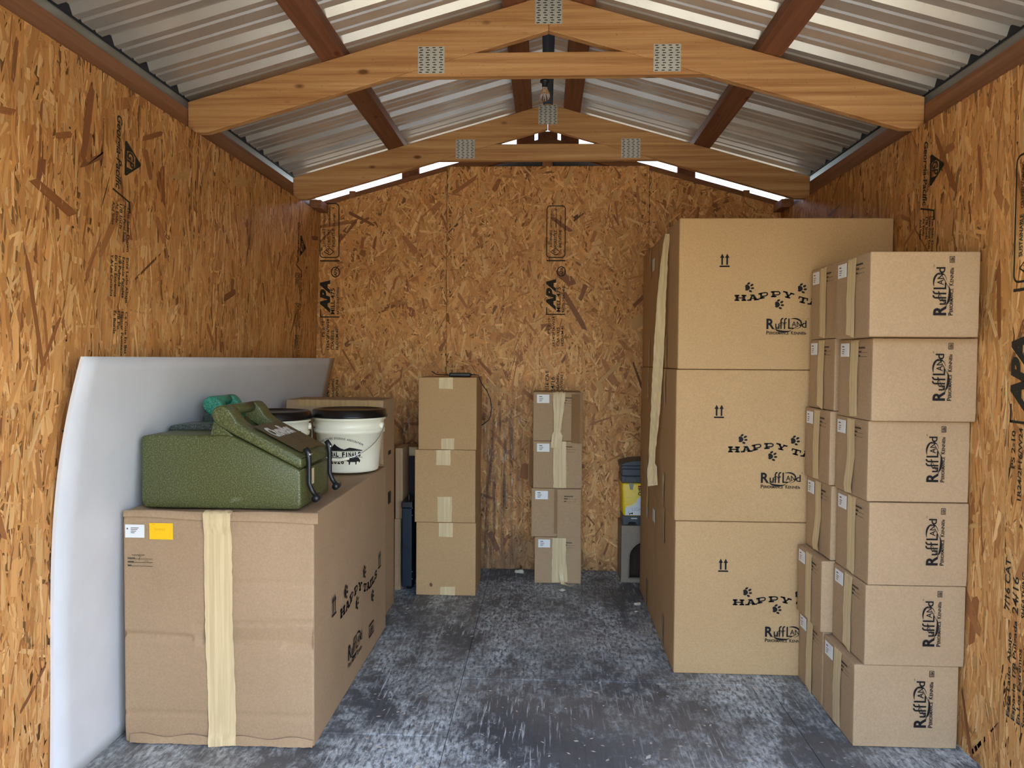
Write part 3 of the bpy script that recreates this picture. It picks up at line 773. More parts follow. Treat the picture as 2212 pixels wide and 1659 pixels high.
SCR_ME = SCR.mesh((-SBW/2-.0012, -SBD*.12, SBH-.035), (0, -1, 0), (0, 0, 1), .07); SCR_ME.materials.append(STAMP)
LAB_ME = box_me(-SBW/2-.0022, -SBW/2-.001, SBD*.5-.095, SBD*.5-.022, SBH-.062, SBH-.014); LAB_ME.materials.append(WHITE)
kk = Ink(); kk.rect(0, 0, .4, .1)
for i in range(3): kk.rect(0, -.22-.16*i, .55-.1*i, -.16-.16*i)
LTX_ME = kk.mesh((-SBW/2-.0028, SBD*.5-.035, SBH-.028), (0, -1, 0), (0, 0, 1), .045); LTX_ME.materials.append(STAMP2)
def end_tape(seed, peel=0.):
    x = -SBW/2-.0016
    pts = [(x+.002, 0, SBH-.005), (x, 0, SBH-.012), (x-.002*math.sin(seed), .003*math.sin(seed), SBH*.5), (x-peel, .004*math.sin(seed*2), .03), (x-peel*.6, .002, .006)]
    me = strip_mesh(pts, (0, 1, 0), .066, seed, .0022); me.materials.append(TAPE); return me
TP_ME = [end_tape(s, pl) for s, pl in ((1, .0), (2, .004), (3, .0), (4, .007))]
SEAM_ME = box_me(-SBW/2-.0012, -SBW/2-.0002, -.0012, .0012, .004, SBH-.004); SEAM_ME.materials.append(CARDIN)
def small_box(var, logo=True, tape=True):
    t = empty('shipping_box')
    link('carton', SB_ME[var % 4], None, t)
    if logo: link('maker_logo', LOGO_ME, None, t)
    link('printed_form', SCR_ME, None, t); lb = link('address_label', LAB_ME, None, t); link('label_print', LTX_ME, None, lb)
    if tape: link('paper_tape', TP_ME[var % 4], None, t)
    return t
ords = ['lowest', 'second', 'third', 'fourth', 'fifth', 'topmost']
fl_ = [((1846,1432),(1842,1612),(2072,1445),(2067,1623)), ((1873,1260),(1864,1432),(2102,1272),(2088,1449)), ((1881,1081),(1872,1258),(2109,1092),(2098,1275)), ((1878,908),(1871,1083),(2106,914),(2096,1091)), ((1890,724),(1878,906),(2120,733),(2107,914)), ((1886,535),(1873,720),(2124,543),(2110,730))]
ysf = [2.588, 2.578, 2.572, 2.578, 2.545, 2.47]
zc = 0.0008
for i, (lt, lb_, rt, rb) in enumerate(fl_):
    Y = ysf[i]
    xa = (at(*lt, 'Y', Y).x+at(*lb_, 'Y', Y).x)/2; xb = min((at(*rt, 'Y', Y).x+at(*rb, 'Y', Y).x)/2, 1.388)
    hh = ((at(*lt, 'Y', Y).z-at(*lb_, 'Y', Y).z)+(at(*rt, 'Y', Y).z-at(*rb, 'Y', Y).z))/2
    t = small_box(i)
    t.scale = ((xb-xa)/SBW, 1, (hh-.0015)/SBH); t.location = ((xa+xb)/2, Y+SBD/2, zc); zc += hh
    tag(t, 'kraft box with upright black lettering, %s from the floor in its lettered column' % ords[i], 'box', 'small kraft boxes in twin columns')
bk_ = [((1775,1368),(1770,1531)), ((1775,1210),(1765,1365)), ((1796,1051),(1786,1213)), ((1794,887),(1783,1048)), ((1806,726),(1792,884)), ((1806,559),(1794,724))]
ysb = [2.885, 2.868, 2.872, 2.872, 2.868, 2.862]
zc = .0008
for i, (lt, lb_) in enumerate(bk_):
    Y = ysb[i]; xa = (at(*lt, 'Y', Y).x+at(*lb_, 'Y', Y).x)/2+(.012 if i == 5 else .006); hh = at(*lt, 'Y', Y).z-at(*lb_, 'Y', Y).z
    t = small_box(i+1, logo=False); xb = 1.388
    t.scale = ((xb-xa)/SBW, .94, (hh-.0015)/SBH); t.location = ((xa+xb)/2, Y+SBD*.94/2, zc); zc += hh
    tag(t, 'kraft box with taped end, %s from the floor, behind the lettered column' % ords[i], 'box', 'small kraft boxes in twin columns')

# ------------------------------------------------------------------ stack of four end-on boxes at the back wall
sp4 = [((1155,1158),(1256,1158),1258), ((1148,1051),(1256,1051),1156), ((1152,948),(1258,948),1050), ((1152,841),(1257,841),947)]
Y4 = 4.405; zc = .0008
lab4 = ['kraft box with peeled tape trailing onto the floor, bottom of the back wall stack', 'kraft box with an untaped half closed flap, in the back wall stack',
        'kraft box with crumpled wide tape, below the top one of the back wall stack', 'kraft box with one side flap folded open, top of the back wall stack']
for i, (a, b, yb) in enumerate(sp4):
    xa, xb = at(*a, 'Y', Y4).x, at(*b, 'Y', Y4).x; hh = at(a[0], a[1], 'Y', Y4).z-at(a[0], yb, 'Y', Y4).z
    t = small_box(i, logo=False, tape=(i == 0))
    t.rotation_euler = (0, 0, PI/2)
    dep = .268
    t.scale = (dep/SBW, (xb-xa)/SBD, (hh-.0015)/SBH); t.location = ((xa+xb)/2, Y4+dep/2, zc); zc += hh
    tag(t, lab4[i], 'box', 'boxes stacked against the back wall')
    X = -SBW/2
    if i == 0:
        # the tape splits in two and one tail lies on the floor
        me = strip_mesh([(X-.004, -.005, SBH-.004), (X-.008, -.012, SBH*.6), (X-.012, -.022, .06), (X-.03, -.03, .006), (X-.06, -.06, .003), (X-.075, -.095, .003)], (0, 1, 0), .03, 9, .003, taper=lambda q: 1.4-.8*q)
        link('loose_tape', me, TAPE, t)
        link('loose_tape', strip_mesh([(X-.004, -.035, SBH-.004), (X-.007, -.034, SBH*.5), (X-.004, -.05, .01)], (0, 1, 0), .03, 5, .003), TAPE, t)
    if i == 1:
        bm = bmesh.new(); add_box(bm, X-.012, X-.009, -SBD/2+.002, -.005, -.004, SBH-.002, bevel=.001)
        for v in bm.verts: v.co.x -= .03*max(0, (-.005-v.co.y))*.2
        link('flap', bm_mesh(bm), CARD3, t); link('flap_print', SCR_ME, None, t, (-.0135, -.01, -.01))
        link('flap', box_me(X-.006, X-.004, -.004, .012, .02, SBH*.99), CARDIN, t)
    if i == 2:
        me = strip_mesh([(X-.003, -.012, SBH*1.0), (X-.008, -.012, SBH*.6), (X-.007, -.014, .012), (X-.004, -.014, .002)], (0, 1, 0), .075, 12, .006, nw=9); link('paper_tape', me, TAPE, t)
        bm = bmesh.new(); add_prism(bm, [(X-.002, SBD/2+.003), (X-.075, SBD/2+.022), (X-.075, SBD/2+.026), (X-.002, SBD/2+.007)], lambda u, v, a: (u, v, a), .015, SBH*1.06); link('flap', bm_mesh(bm), CARDIN, t)
    if i == 3:
        me = strip_mesh([(X+.05, -.01, SBH+.002), (X+.004, -.01, SBH+.002), (X-.004, -.01, SBH-.004), (X-.018, -.006, SBH*.55), (X-.016, 0, SBH*.2), (X-.028, .004, -.01), (X-.022, .008, -.04)], (0, 1, 0), .07, 6, .006, nw=9, taper=lambda q: 1-.45*max(0, min(1, (q-.3)*2))+(.35 if q > .8 else 0)); link('paper_tape', me, TAPE, t)
        bm = bmesh.new(); add_prism(bm, [(X-.002, -SBD/2+.06), (X-.055, -SBD/2+.012), (X-.052, -SBD/2+.008), (X-.001, -SBD/2+.054)], lambda u, v, a: (u, v, a), -.008, SBH*.96)
        link('flap', bm_mesh(bm), CARDIN, t)
        bm = bmesh.new(); add_prism(bm, [(X-.055, -SBD/2+.012), (X-.055, -SBD/2-.004), (X-.052, -SBD/2-.004), (X-.052, -SBD/2+.012)], lambda u, v, a: (u, v, a), -.008, SBH*.96)
        link('flap_edge', bm_mesh(bm), CARDIN, t)

# ------------------------------------------------------------------ stack of three plain boxes
YC = 4.138; rows = [((899,1129),(1028,1129),1286), ((896,971.5),(1027.5,971.5),1128.5), ((904,815),(1030,815),971.5)]; zc = .0008
lab3 = ['tall plain kraft box with a small brown spot near its bottom, standing on the floor', 'tall plain kraft box between the two others of its stack, tape patch at its foot', 'tall plain kraft box carrying a black cable on its top']
tp3 = [((948,1129,978,1160),(951,1267,983,1286)), ((942,972,973,1005),(945,1073,976,1128)), ((948,815.5,978,840),(953,947,981,971))]
boxes3 = []
for i, (a, b, yb) in enumerate(rows):
    xa, xb = at(*a, 'Y', YC).x, at(*b, 'Y', YC).x; hh = at(a[0], a[1], 'Y', YC).z-at(a[0], yb, 'Y', YC).z
    w = xb-xa; t = tag(empty('tall_carton', ((xa+xb)/2, YC+.17, zc)), lab3[i], 'box', 'three tall kraft boxes in one stack')
    link('carton', carton_mesh(w, .34, hh-.001, 9, .004, i+20, .002), CARD2, t)
    for (x0, y0, x1, y1) in tp3[i]:
        p0, p1 = at(x0, y0, 'Y', YC), at(x1, y1, 'Y', YC); cx = (p0.x+p1.x)/2-t.location.x
        za, zb = min(p0.z-zc, hh-.002), max(p1.z-zc, .002)
        link('tape_patch', strip_mesh([(cx, -.1715, za), (cx+.001, -.1718, (za+zb)/2), (cx, -.1715, zb)], (1, 0, 0), p1.x-p0.x, i, .0006), TAPE, t)
    if i == 0:
        k = Ink(); k.ellipse(0, 0, .008, .011, .2); p = at(931, 1263, 'Y', YC); k.place('stain', m_plain('brown spot', lin(110, 74, 44), .7), t, (p.x-t.location.x, -.1712, p.z-zc), (1, 0, 0), (0, 0, 1))
    boxes3.append(t); zc += hh
ztop3 = zc
# black adapter and cable on that stack
c = tag(empty('power_cable', (at(990, 813, 'Y', YC).x, YC+.1, ztop3+.001)), 'thin black cable with a flat adapter lying on the tall kraft stack', 'cable')
L0 = c.location
link('adapter', box_me(-.06, .06, -.03, .03, 0, .022, bevel=.006, seg=2), RUBBER, c)
bm = bmesh.new(); pts = [(-.15, -.06, .03), (-.13, -.03, .012), (-.06, 0, .008)]
add_tube(bm, pts, .0025, 6)
def rel(px, py, y): p = at(px, py, 'Y', y); return (p.x-L0.x, y-L0.y, p.z-L0.z)
pts2 = [(.06, 0, .012), (.10, -.01, .010)]+[rel(*q) for q in ((1040,828,YC+.12), (1052,845,YC+.13), (1059,862,YC+.14), (1062,880,YC+.14), (1060,898,YC+.14), (1055,908,YC+.14), (1040,919,YC+.14))]
add_tube(bm, pts2, .0028, 6)
link('lead', bm_mesh(bm, True), RUBBER, c)

# ------------------------------------------------------------------ three big boxes
YG = 3.161; XG0, XG1 = .535, 1.384; GD = 1.15
zs = [0.0008, .632, 1.2525, 1.864]
bl = ['large kraft box with dog slogan, bottom of the tall big-box stack', 'large kraft box with dog slogan, middle of the tall big-box stack', 'large kraft box with dog slogan and loose hanging tape, top of its stack']
marks = [((1552,1235),(1583,1307),(1652,1388)), ((1543,903),(1573,977),(1643,1056)), ((1555,577),(1587,650),(1655,724))]
big = []
for i in range(3):
    dx = (0, -.004, .0)[i]; hh = zs[i+1]-zs[i]-.0015
    t = tag(empty('kennel_carton', ((XG0+XG1)/2+dx, YG+GD/2, zs[i])), bl[i], 'box', 'large kraft boxes stacked three high')
    def ex(key, u, v, i=i):
        if key == '-x' and abs(u) < .02: return .002
        return 0
    link('carton', carton_mesh(XG1-XG0, GD, hh, 14, .006, 30+i, .002, ex), CARD2, t)
    yf = -GD/2-.0012
    a, h_, m_ = marks[i]
    def loc(q): p = at(q[0], q[1], 'Y', YG); return (p.x-t.location.x, yf, p.z-zs[i])
    ARROW.place('arrow_mark', BLACK, t, loc(a), (1, 0, 0), (0, 0, 1), .031)
    HAPPY.place('slogan_print', BLACK, t, loc(h_), (1, 0, 0), (0, 0, 1), .0242)
    maker_logo(False).place('maker_logo', BLACK, t, loc(m_)[:2]+(loc(m_)[2]+.026,), (1, 0, 0), (0, 0, 1), .0415)
    xs = -(XG1-XG0)/2-.0015
    # flap joint and glossy tape on the end that faces the aisle
    link('flap_seam', box_me(xs-.0006, xs+.0006, -.0018, .0018, .004, hh-.004), CARDIN, t)
    for y_ in (-.28, .27):
        for z0, z1 in ((hh-.16, hh+.0), (.0, .15)):
            link('clear_tape', strip_mesh([(xs-.0006, y_, z1-.001), (xs-.002, y_+.004, (z0+z1)/2), (xs-.0008, y_, z0+.001)], (0, 1, 0), .05, i, .0015), CLEAR, t)
    link('address_label', box_me(xs-.0012, xs-.0002, .12 if i == 2 else .0, .19 if i == 2 else .07, hh-.13, hh-.07), WHITE, t)
    big.append(t)
# long tape peeled off the top box, hanging past the middle one
t = big[2]; o = t.location
pts = [(1443,505,3.54,.53), (1437,540,3.56,.52), (1429,640,3.58,.505), (1423,760,3.60,.50), (1416,880,3.60,.50), (1409,975,3.60,.497)]
P3 = []; 
for px, py, y_, x_ in pts: q = at(px, py, 'X', x_); P3.append((q.x-o.x, q.y-o.y, q.z-o.z))
e1 = at(1408, 1000, 'X', .497); e2 = at(1410, 1049, 'X', .498)
P3 += [(e1.x-o.x, e1.y-o.y, e1.z-o.z), (e2.x-o.x, e2.y-o.y, e2.z-o.z)]
lt = link('loose_tape', strip_mesh(P3, (.75, -.65, 0), .05, 4, .003, nw=7, taper=lambda q: .55+.5*math.sin(min(1, q*1.15)*PI*.9)+(.35 if q > .92 else 0)), TAPE, t)

# ------------------------------------------------------------------ big box in front
BX0, BX1, BY0, BY1, BH = -1.393, -.754, 2.477, 3.62, .775
w, d = BX1-BX0, BY1-BY0
t = tag(empty('kennel_carton', ((BX0+BX1)/2, BY0+d/2, .0008)), 'large scuffed kraft box with a yellow sticker and wide tape, carrying the olive feeder', 'box')
def ex(key, u, v):
    r = 0
    z = (v+1)/2*BH
    if key == '-y':
        if u < -.28: r += .013*math.exp(-((z-.358+.014*(u+.6))/.008)**2)
        else:
            zl, zh = .335+.01*(.4-u), .408+.012*(u-.4)
            if zl < z < zh: r += .018*(zh-z)/(zh-zl)*min(1, (u+.28)*8)
            r += .006*math.exp(-((z-zh)/.006)**2)
        r += .004*math.exp(-((z-.545)/.005)**2)*(1 if u > .05 else 0)
        r += .004*math.exp(-((z-.10)/.006)**2)
        if z < .05: r += .010*(1-z/.05)*max(0, .4+.6*math.sin(u*5+2.2))*(1.6 if u < -.8 else .5)
        if z > .742: r += .006*(z-.742)/.03
    if key == '-x' and z < .05: r += .012*max(0, u-.7)
    if key == '+x': r += .0025*math.exp(-((z-.40-.02*u)/.006)**2)+.002*math.exp(-((u-.2)/.01)**2)
    if key == '+z': r += .006*max(0, .5+.5*vnoise(u*3, v*3, 4))*max(0, min(1, (1-abs(u))*4))*max(0, min(1, (1-abs(v))*4))
    return r
link('carton', carton_mesh(w, d, BH, 84, .006, 3, .004, ex), CARD, t)
def L(px, py): p = at(px, py, 'Y', BY0); return p.x-t.location.x, p.z
yf = -d/2
# wide tape down the front and over the top edge
link('paper_tape', strip_mesh([(L(472,1105)[0]-.001, yf+.036, BH+.0012), (L(472,1105)[0], yf+.006, BH+.006), (L(472,1105)[0], yf-.014, BH-.002), (L(472,1120)[0], yf-.015, .735), (L(472,1150)[0], yf-.005, .70), (L(474,1360)[0], yf-.004, .38), (L(480,1500)[0], yf-.003, .16), (L(482,1585)[0], yf-.006, .05), (L(483,1600)[0], yf-.017, .018), (L(484,1612)[0], yf-.016, .003)], (1, 0, 0), .092, 8, .0028, nw=9), TAPE, t)
# rim of the top flap standing proud of the front
bm = bmesh.new(); n = 40; vs = []
for i in range(n+1):
    u = i/n; x = -w/2+.004+u*(w+.014)
    o_ = -.004-.007*u**3+.002*math.sin(u*17); zt_ = BH+.003+.002*math.sin(u*11)+.004*u**6
    vs.append((x, yf+o_, zt_)); vs.append((x, yf+o_-.0015, zt_-.02-.014*u)); vs.append((x, yf+.006, zt_))
link('top_flap', mesh(vs, [f for i in range(n) for f in ((3*i, 3*i+3, 3*i+4, 3*i+1), (3*i, 3*i+2, 3*i+5, 3*i+3))], smooth=True), CARD, t)
bm = bmesh.new(); vs = []
for i in range(n+1):
    u = i/n; x = -w/2+.02+u*(w-.02); o_ = -.004-.004*abs(math.sin(u*13)); vs.append((x, yf+o_, .030+.006*math.sin(u*23))); vs.append((x+.004*math.sin(i*2.3), yf+o_-.004, .002+.003*abs(math.sin(i*1.9))))
link('bottom_flap', mesh(vs, [(2*i, 2*i+1, 2*i+3, 2*i+2) for i in range(n)], smooth=True), CARD, t)
x0, z0 = L(268,1133); x1, z1 = L(310,1162)
lb = link('address_label', box_me(x0+.004, x1+.004, yf-.002, yf-.0008, z1, z0, bevel=.0004), WHITE, t)
k = Ink(); 
for i in range(4): k.rect(.3, -.12*i, .9-.1*i, -.12*i+.05)
k.rect(0, -.1, .1, .03); k.place('label_print', STAMP2, lb, (x0+.010, yf-.0026, z0-.012), (1, 0, 0), (0, 0, 1), .045)
x0, z0 = L(323,1130); x1, z1 = L(374,1166)
lb = link('yellow_sticker', box_me(x0, x1, yf-.002, yf-.0008, z1, z0), YELL, t, None); lb['label'] = 'yellow sticker'
k = Ink(); k.line([(.12,.62),(.16,.68),(.2,.6),(.25,.66)], .02); k.line([(.22+.03*i, .42+.06*math.sin(i*2.2)) for i in range(16)], .02)
k.place('sticker_pen', m_plain('orange pen', lin(226, 160, 10), .6), lb, (x0, yf-.0026, z1), (1, 0, 0), (0, 0, 1), x1-x0)
x0, z0 = L(272,1204)
k = Ink(); k.line([(.15+.03*i, .1+.03*math.sin(i*2.7)) for i in range(18)], .02); k.rect(0, -.06, 1, -.045); k.rect(0, -.2, 1, -.185); k.rect(0, -.34, 1, -.325); [k.rect(.05*i, y_, .05*i+.035, y_+.04) for y_, n_ in ((-.04, 6), (-.18, 5), (-.32, 3)) for i in range(n_)]; k.line([(.42,.08),(.5,.06),(.44,-.1)], .015); k.line([(.65+.02*i, -.13+.02*math.sin(i*3)) for i in range(9)], .012)
k.place('printed_form', STAMP, t, (x0+.008, yf-.003, z0), (1, 0, 0), (0, 0, 1), .085)
xs = w/2+.0014
def M(px, py): p = at(px, py, 'X', BX1); return p.y-t.location.y, p.z
y0, z0 = M(735,1338); HAPPY.place('slogan_print', BLACK, t, (xs, y0, z0), (0, 1, -.004), (0, 0, 1), .0345)
for q in ((717,1335), (817,1230)): y0, z0 = M(*q); ARROW.place('arrow_mark', BLACK, t, (xs, y0, z0), (0, 1, 0), (0, 0, 1), .043)
y0, z0 = M(752,1428); maker_logo(False).place('maker_logo', BLACK, t, (xs, y0, z0), (0, 1, 0), (0, 0, 1), .058)
k = Ink(); k.line([(0,0),(.11,0),(.11,.06),(0,.06),(0,0)], .01); k.text('USA', .015, .012, .036, w=.08, bold=.02); y0, z0 = M(797,1378); k.place('origin_mark', BLACK, t, (xs, y0, z0), (0, 1, 0), (0, 0, 1), .8)
link('torn_flap', strip_mesh([(w/2-.09, d/2-.012, BH+.001), (w/2-.05, d/2-.010, BH+.018), (w/2-.01, d/2-.012, BH+.006), (w/2+.004, d/2-.014, BH-.004)], (0, 1, 0), .024, 3, .003), CARD, t)

# ------------------------------------------------------------------ white panel leaning along the left wall
bm = bmesh.new(); NY, NZ = 24, 30; PZ = 1.285
def px_(y, z):
    s = max(0, z/PZ); f = ((y-2.1)/(4.52-2.1))**2
    return -1.432+(.108+.075*f)*(s**(3.2-1.6*f))
front = []; back = []
for j in range(NZ+1):
    rf = []; rb = []
    for i in range(NY+1):
        y = 2.15+.006*math.sin(j*.4)+(4.52-2.15)*i/NY; z = .0012+PZ*j/NZ
        if i == 0: y = 2.16+.008*math.sin(j*.21)
        x = px_(y, z)
        rf.append(bm.verts.new((x, y, z))); rb.append(bm.verts.new((x-.011, y, z)))
    front.append(rf); back.append(rb)
for j in range(NZ):
    for i in range(NY):
        bm.faces.new((front[j][i], front[j][i+1], front[j+1][i+1], front[j+1][i])); bm.faces.new((back[j][i+1], back[j][i], back[j+1][i], back[j+1][i+1]))
    bm.faces.new((front[j][0], front[j+1][0], back[j+1][0], back[j][0])).material_index = 1; bm.faces.new((front[j+1][NY], front[j][NY], back[j][NY], back[j+1][NY])).material_index = 1
for i in range(NY):
    bm.faces.new((front[NZ][i], front[NZ][i+1], back[NZ][i+1], back[NZ][i])).material_index = 1; bm.faces.new((front[0][i+1], front[0][i], back[0][i], back[0][i+1])).material_index = 1
me = bm_mesh(bm); me.materials.append(PANEL); me.materials.append(PEDGE)
for p_ in me.polygons: p_.use_smooth = p_.material_index == 0
tag(link('panelling_sheet', me), 'bowed white sheet of panelling standing on edge along the strand board wall', 'panel')

# ------------------------------------------------------------------ wedge feeders on the big box
ZB = .0008+BH+.0035
def feeder(name, label, body_m, lid_m, org, k, depth, yaw=0., with_logo=True, rear=0.):
    """profile in x (along) / z (up); metres measured on the olive one's side"""
    t = tag(empty(name, org, (0, 0, yaw)), label, 'feeder', 'wedge-shaped feeders')
    def sc(pts): return [(u*k, v*k) for u, v in pts]
    dp = depth
    body = sc([(.012+rear,0),(.548,0),(.553,.02),(.553,.128),(.546,.137),(.325,.245),(.300,.250),(.03+rear,.250),(rear,.243),(rear,.02)])
    bm = bmesh.new(); add_prism(bm, body, lambda u, v, a: (u, a, v), 0, dp, bevel=.009*k, seg=3); link('body', bm_mesh(bm, True), body_m, t)
    neck = sc([(.235,.244),(.325,.240),(.300,.262),(.258,.300),(.248,.296)])
    bm = bmesh.new(); add_prism(bm, neck, lambda u, v, a: (u, a, v), .01, dp-.01, bevel=.004*k); link('hinge_ridge', bm_mesh(bm, True), body_m, t)
    if not rear:
        rb = [at(362, 938, 'Y', org[1]+.18), at(366, 920, 'Y', org[1]+.18), at(380, 917, 'Y', org[1]+.18), at(520, 915, 'Y', org[1]+.18), at(530, 938, 'Y', org[1]+.18)]
        bm = bmesh.new(); add_prism(bm, [(p_.x-org[0], max(.246*k, p_.z-org[2])) for p_ in rb], lambda u, v, a: (u, a, v), .18, dp-.012, bevel=.006, seg=3); link('rear_ledge', bm_mesh(bm, True), SLATE, t)  # olive body's rear rim; its shade is painted in with the slate colour
    ear = sc([(.245,.318),(.252,.340),(.272,.352),(.296,.350),(.312,.334),(.335,.298),(.366,.275),(.550,.180),(.558,.168),(.556,.144),(.546,.140),(.330,.250),(.272,.282),(.252,.300)])
    slab = sc([(.330,.250),(.546,.140),(.556,.144),(.558,.168),(.550,.180),(.366,.272),(.345,.270)])
    lid = None
    ew = .075*depth/.33
    bm = bmesh.new()
    add_prism(bm, ear, lambda u, v, a: (u, a, v), -.002, ew, bevel=.008*k, seg=3)
    add_prism(bm, ear, lambda u, v, a: (u, a, v), dp-ew, dp+.002, bevel=.008*k, seg=3)
    add_prism(bm, slab, lambda u, v, a: (u, a, v), ew*.7, dp-ew*.7, bevel=.004*k, seg=2)
    lid = link('lid', bm_mesh(bm, True), lid_m, t)
    bm = bmesh.new(); add_tube(bm, [(.279*k, ew*.5, .332*k), (.279*k, dp-ew*.5, .332*k)], .019*k, 14); link('grip', bm_mesh(bm, True), lid_m, lid)
    # smooth lettered field on the lid
    e0, e1 = Vector((.372*k, 0, .2745*k)), Vector((.545*k, 0, .184*k)); r_ = (e1-e0).normalized(); nrm = Vector((-r_.z, 0, r_.x))
    if nrm.z < 0: nrm = -nrm
    up = Vector((0, 1, 0))
    if with_logo:
        # smooth field and lettering lie on the slope, read from the handle side
        o = e0+nrm*.0045; q = Vector((0, dp*.12, 0))
        me = mesh([o+q, o+(e1-e0)*.96+q, o+(e1-e0)*.96+up*dp*.88, o+up*dp*.88], [(0, 1, 2, 3)]); link('label_field', me, OLIVED, lid)
        kx = Ink(); kx.text('ChowBox', 0, 0, .058, w=.20, bold=.045, align='C'); kx.place('name_print', LOGOW, lid, o+(e1-e0)*.42+up*dp*.5+nrm*.001, up*.98+r_*.0, -r_, 1.)
        kx = Ink(); kx.rect(-.03, .004, -.012, .018); kx.rect(.014, .004, .03, .018); kx.line(arc(.0, .01, .028, .02, 0, 2*PI, 14), .004); kx.rect(-.045, -.026, .05, -.022)
        kx.place('maker_print', STAMP2, lid, o+(e1-e0)*.62+up*dp*.58+nrm*.001, up, -r_, 1.)
    # rubber latches over the front
    for y_ in (dp*.12, dp*.86):
        bm = bmesh.new(); X = .560*k
        add_tube(bm, [(X-.004, y_, .205*k), (X+.006, y_, .190*k), (X+.009, y_, .160*k), (X+.009, y_, .085*k), (X+.018, y_+.002, .060*k), (X+.034, y_+.004, .035*k)], [.010, .011, .009, .0085, .009, .008], 8)
        add_tube(bm, [(X+.034, y_-.016, .034*k), (X+.034, y_+.026, .036*k)], .0125, 10)
        la = link('latch', bm_mesh(bm, True), RUBBER, t)
        bm = bmesh.new()
        for dy in (-.006, .006): bmesh.ops.create_icosphere(bm, subdivisions=2, radius=.0055, matrix=Matrix.Translation((X+.013, y_+dy, .185*k)))
        link('rivet', bm_mesh(bm, True), STEEL, la)
    if with_logo:
        link('front_sticker', box_me(.5545*k, .5555*k, dp*.28, dp*.42, .07*k, .125*k), FOAM, t)
    return t
cx_ = at(303, 1103, 'Z', ZB)
feeder('wedge_feeder', 'olive granite plastic wedge feeder with white lettering on its sloped lid', OLIVE, OLIVE, (-1.357, 2.525, ZB), .985, .335)
feeder('wedge_feeder', 'teal-lidded dark wedge feeder, mostly hidden behind the olive one', SLATE, TEAL, (at(440, 880, 'Y', 2.9).x-.245*1.02, 2.885, ZB), 1.02, .2, with_logo=False, rear=.21)

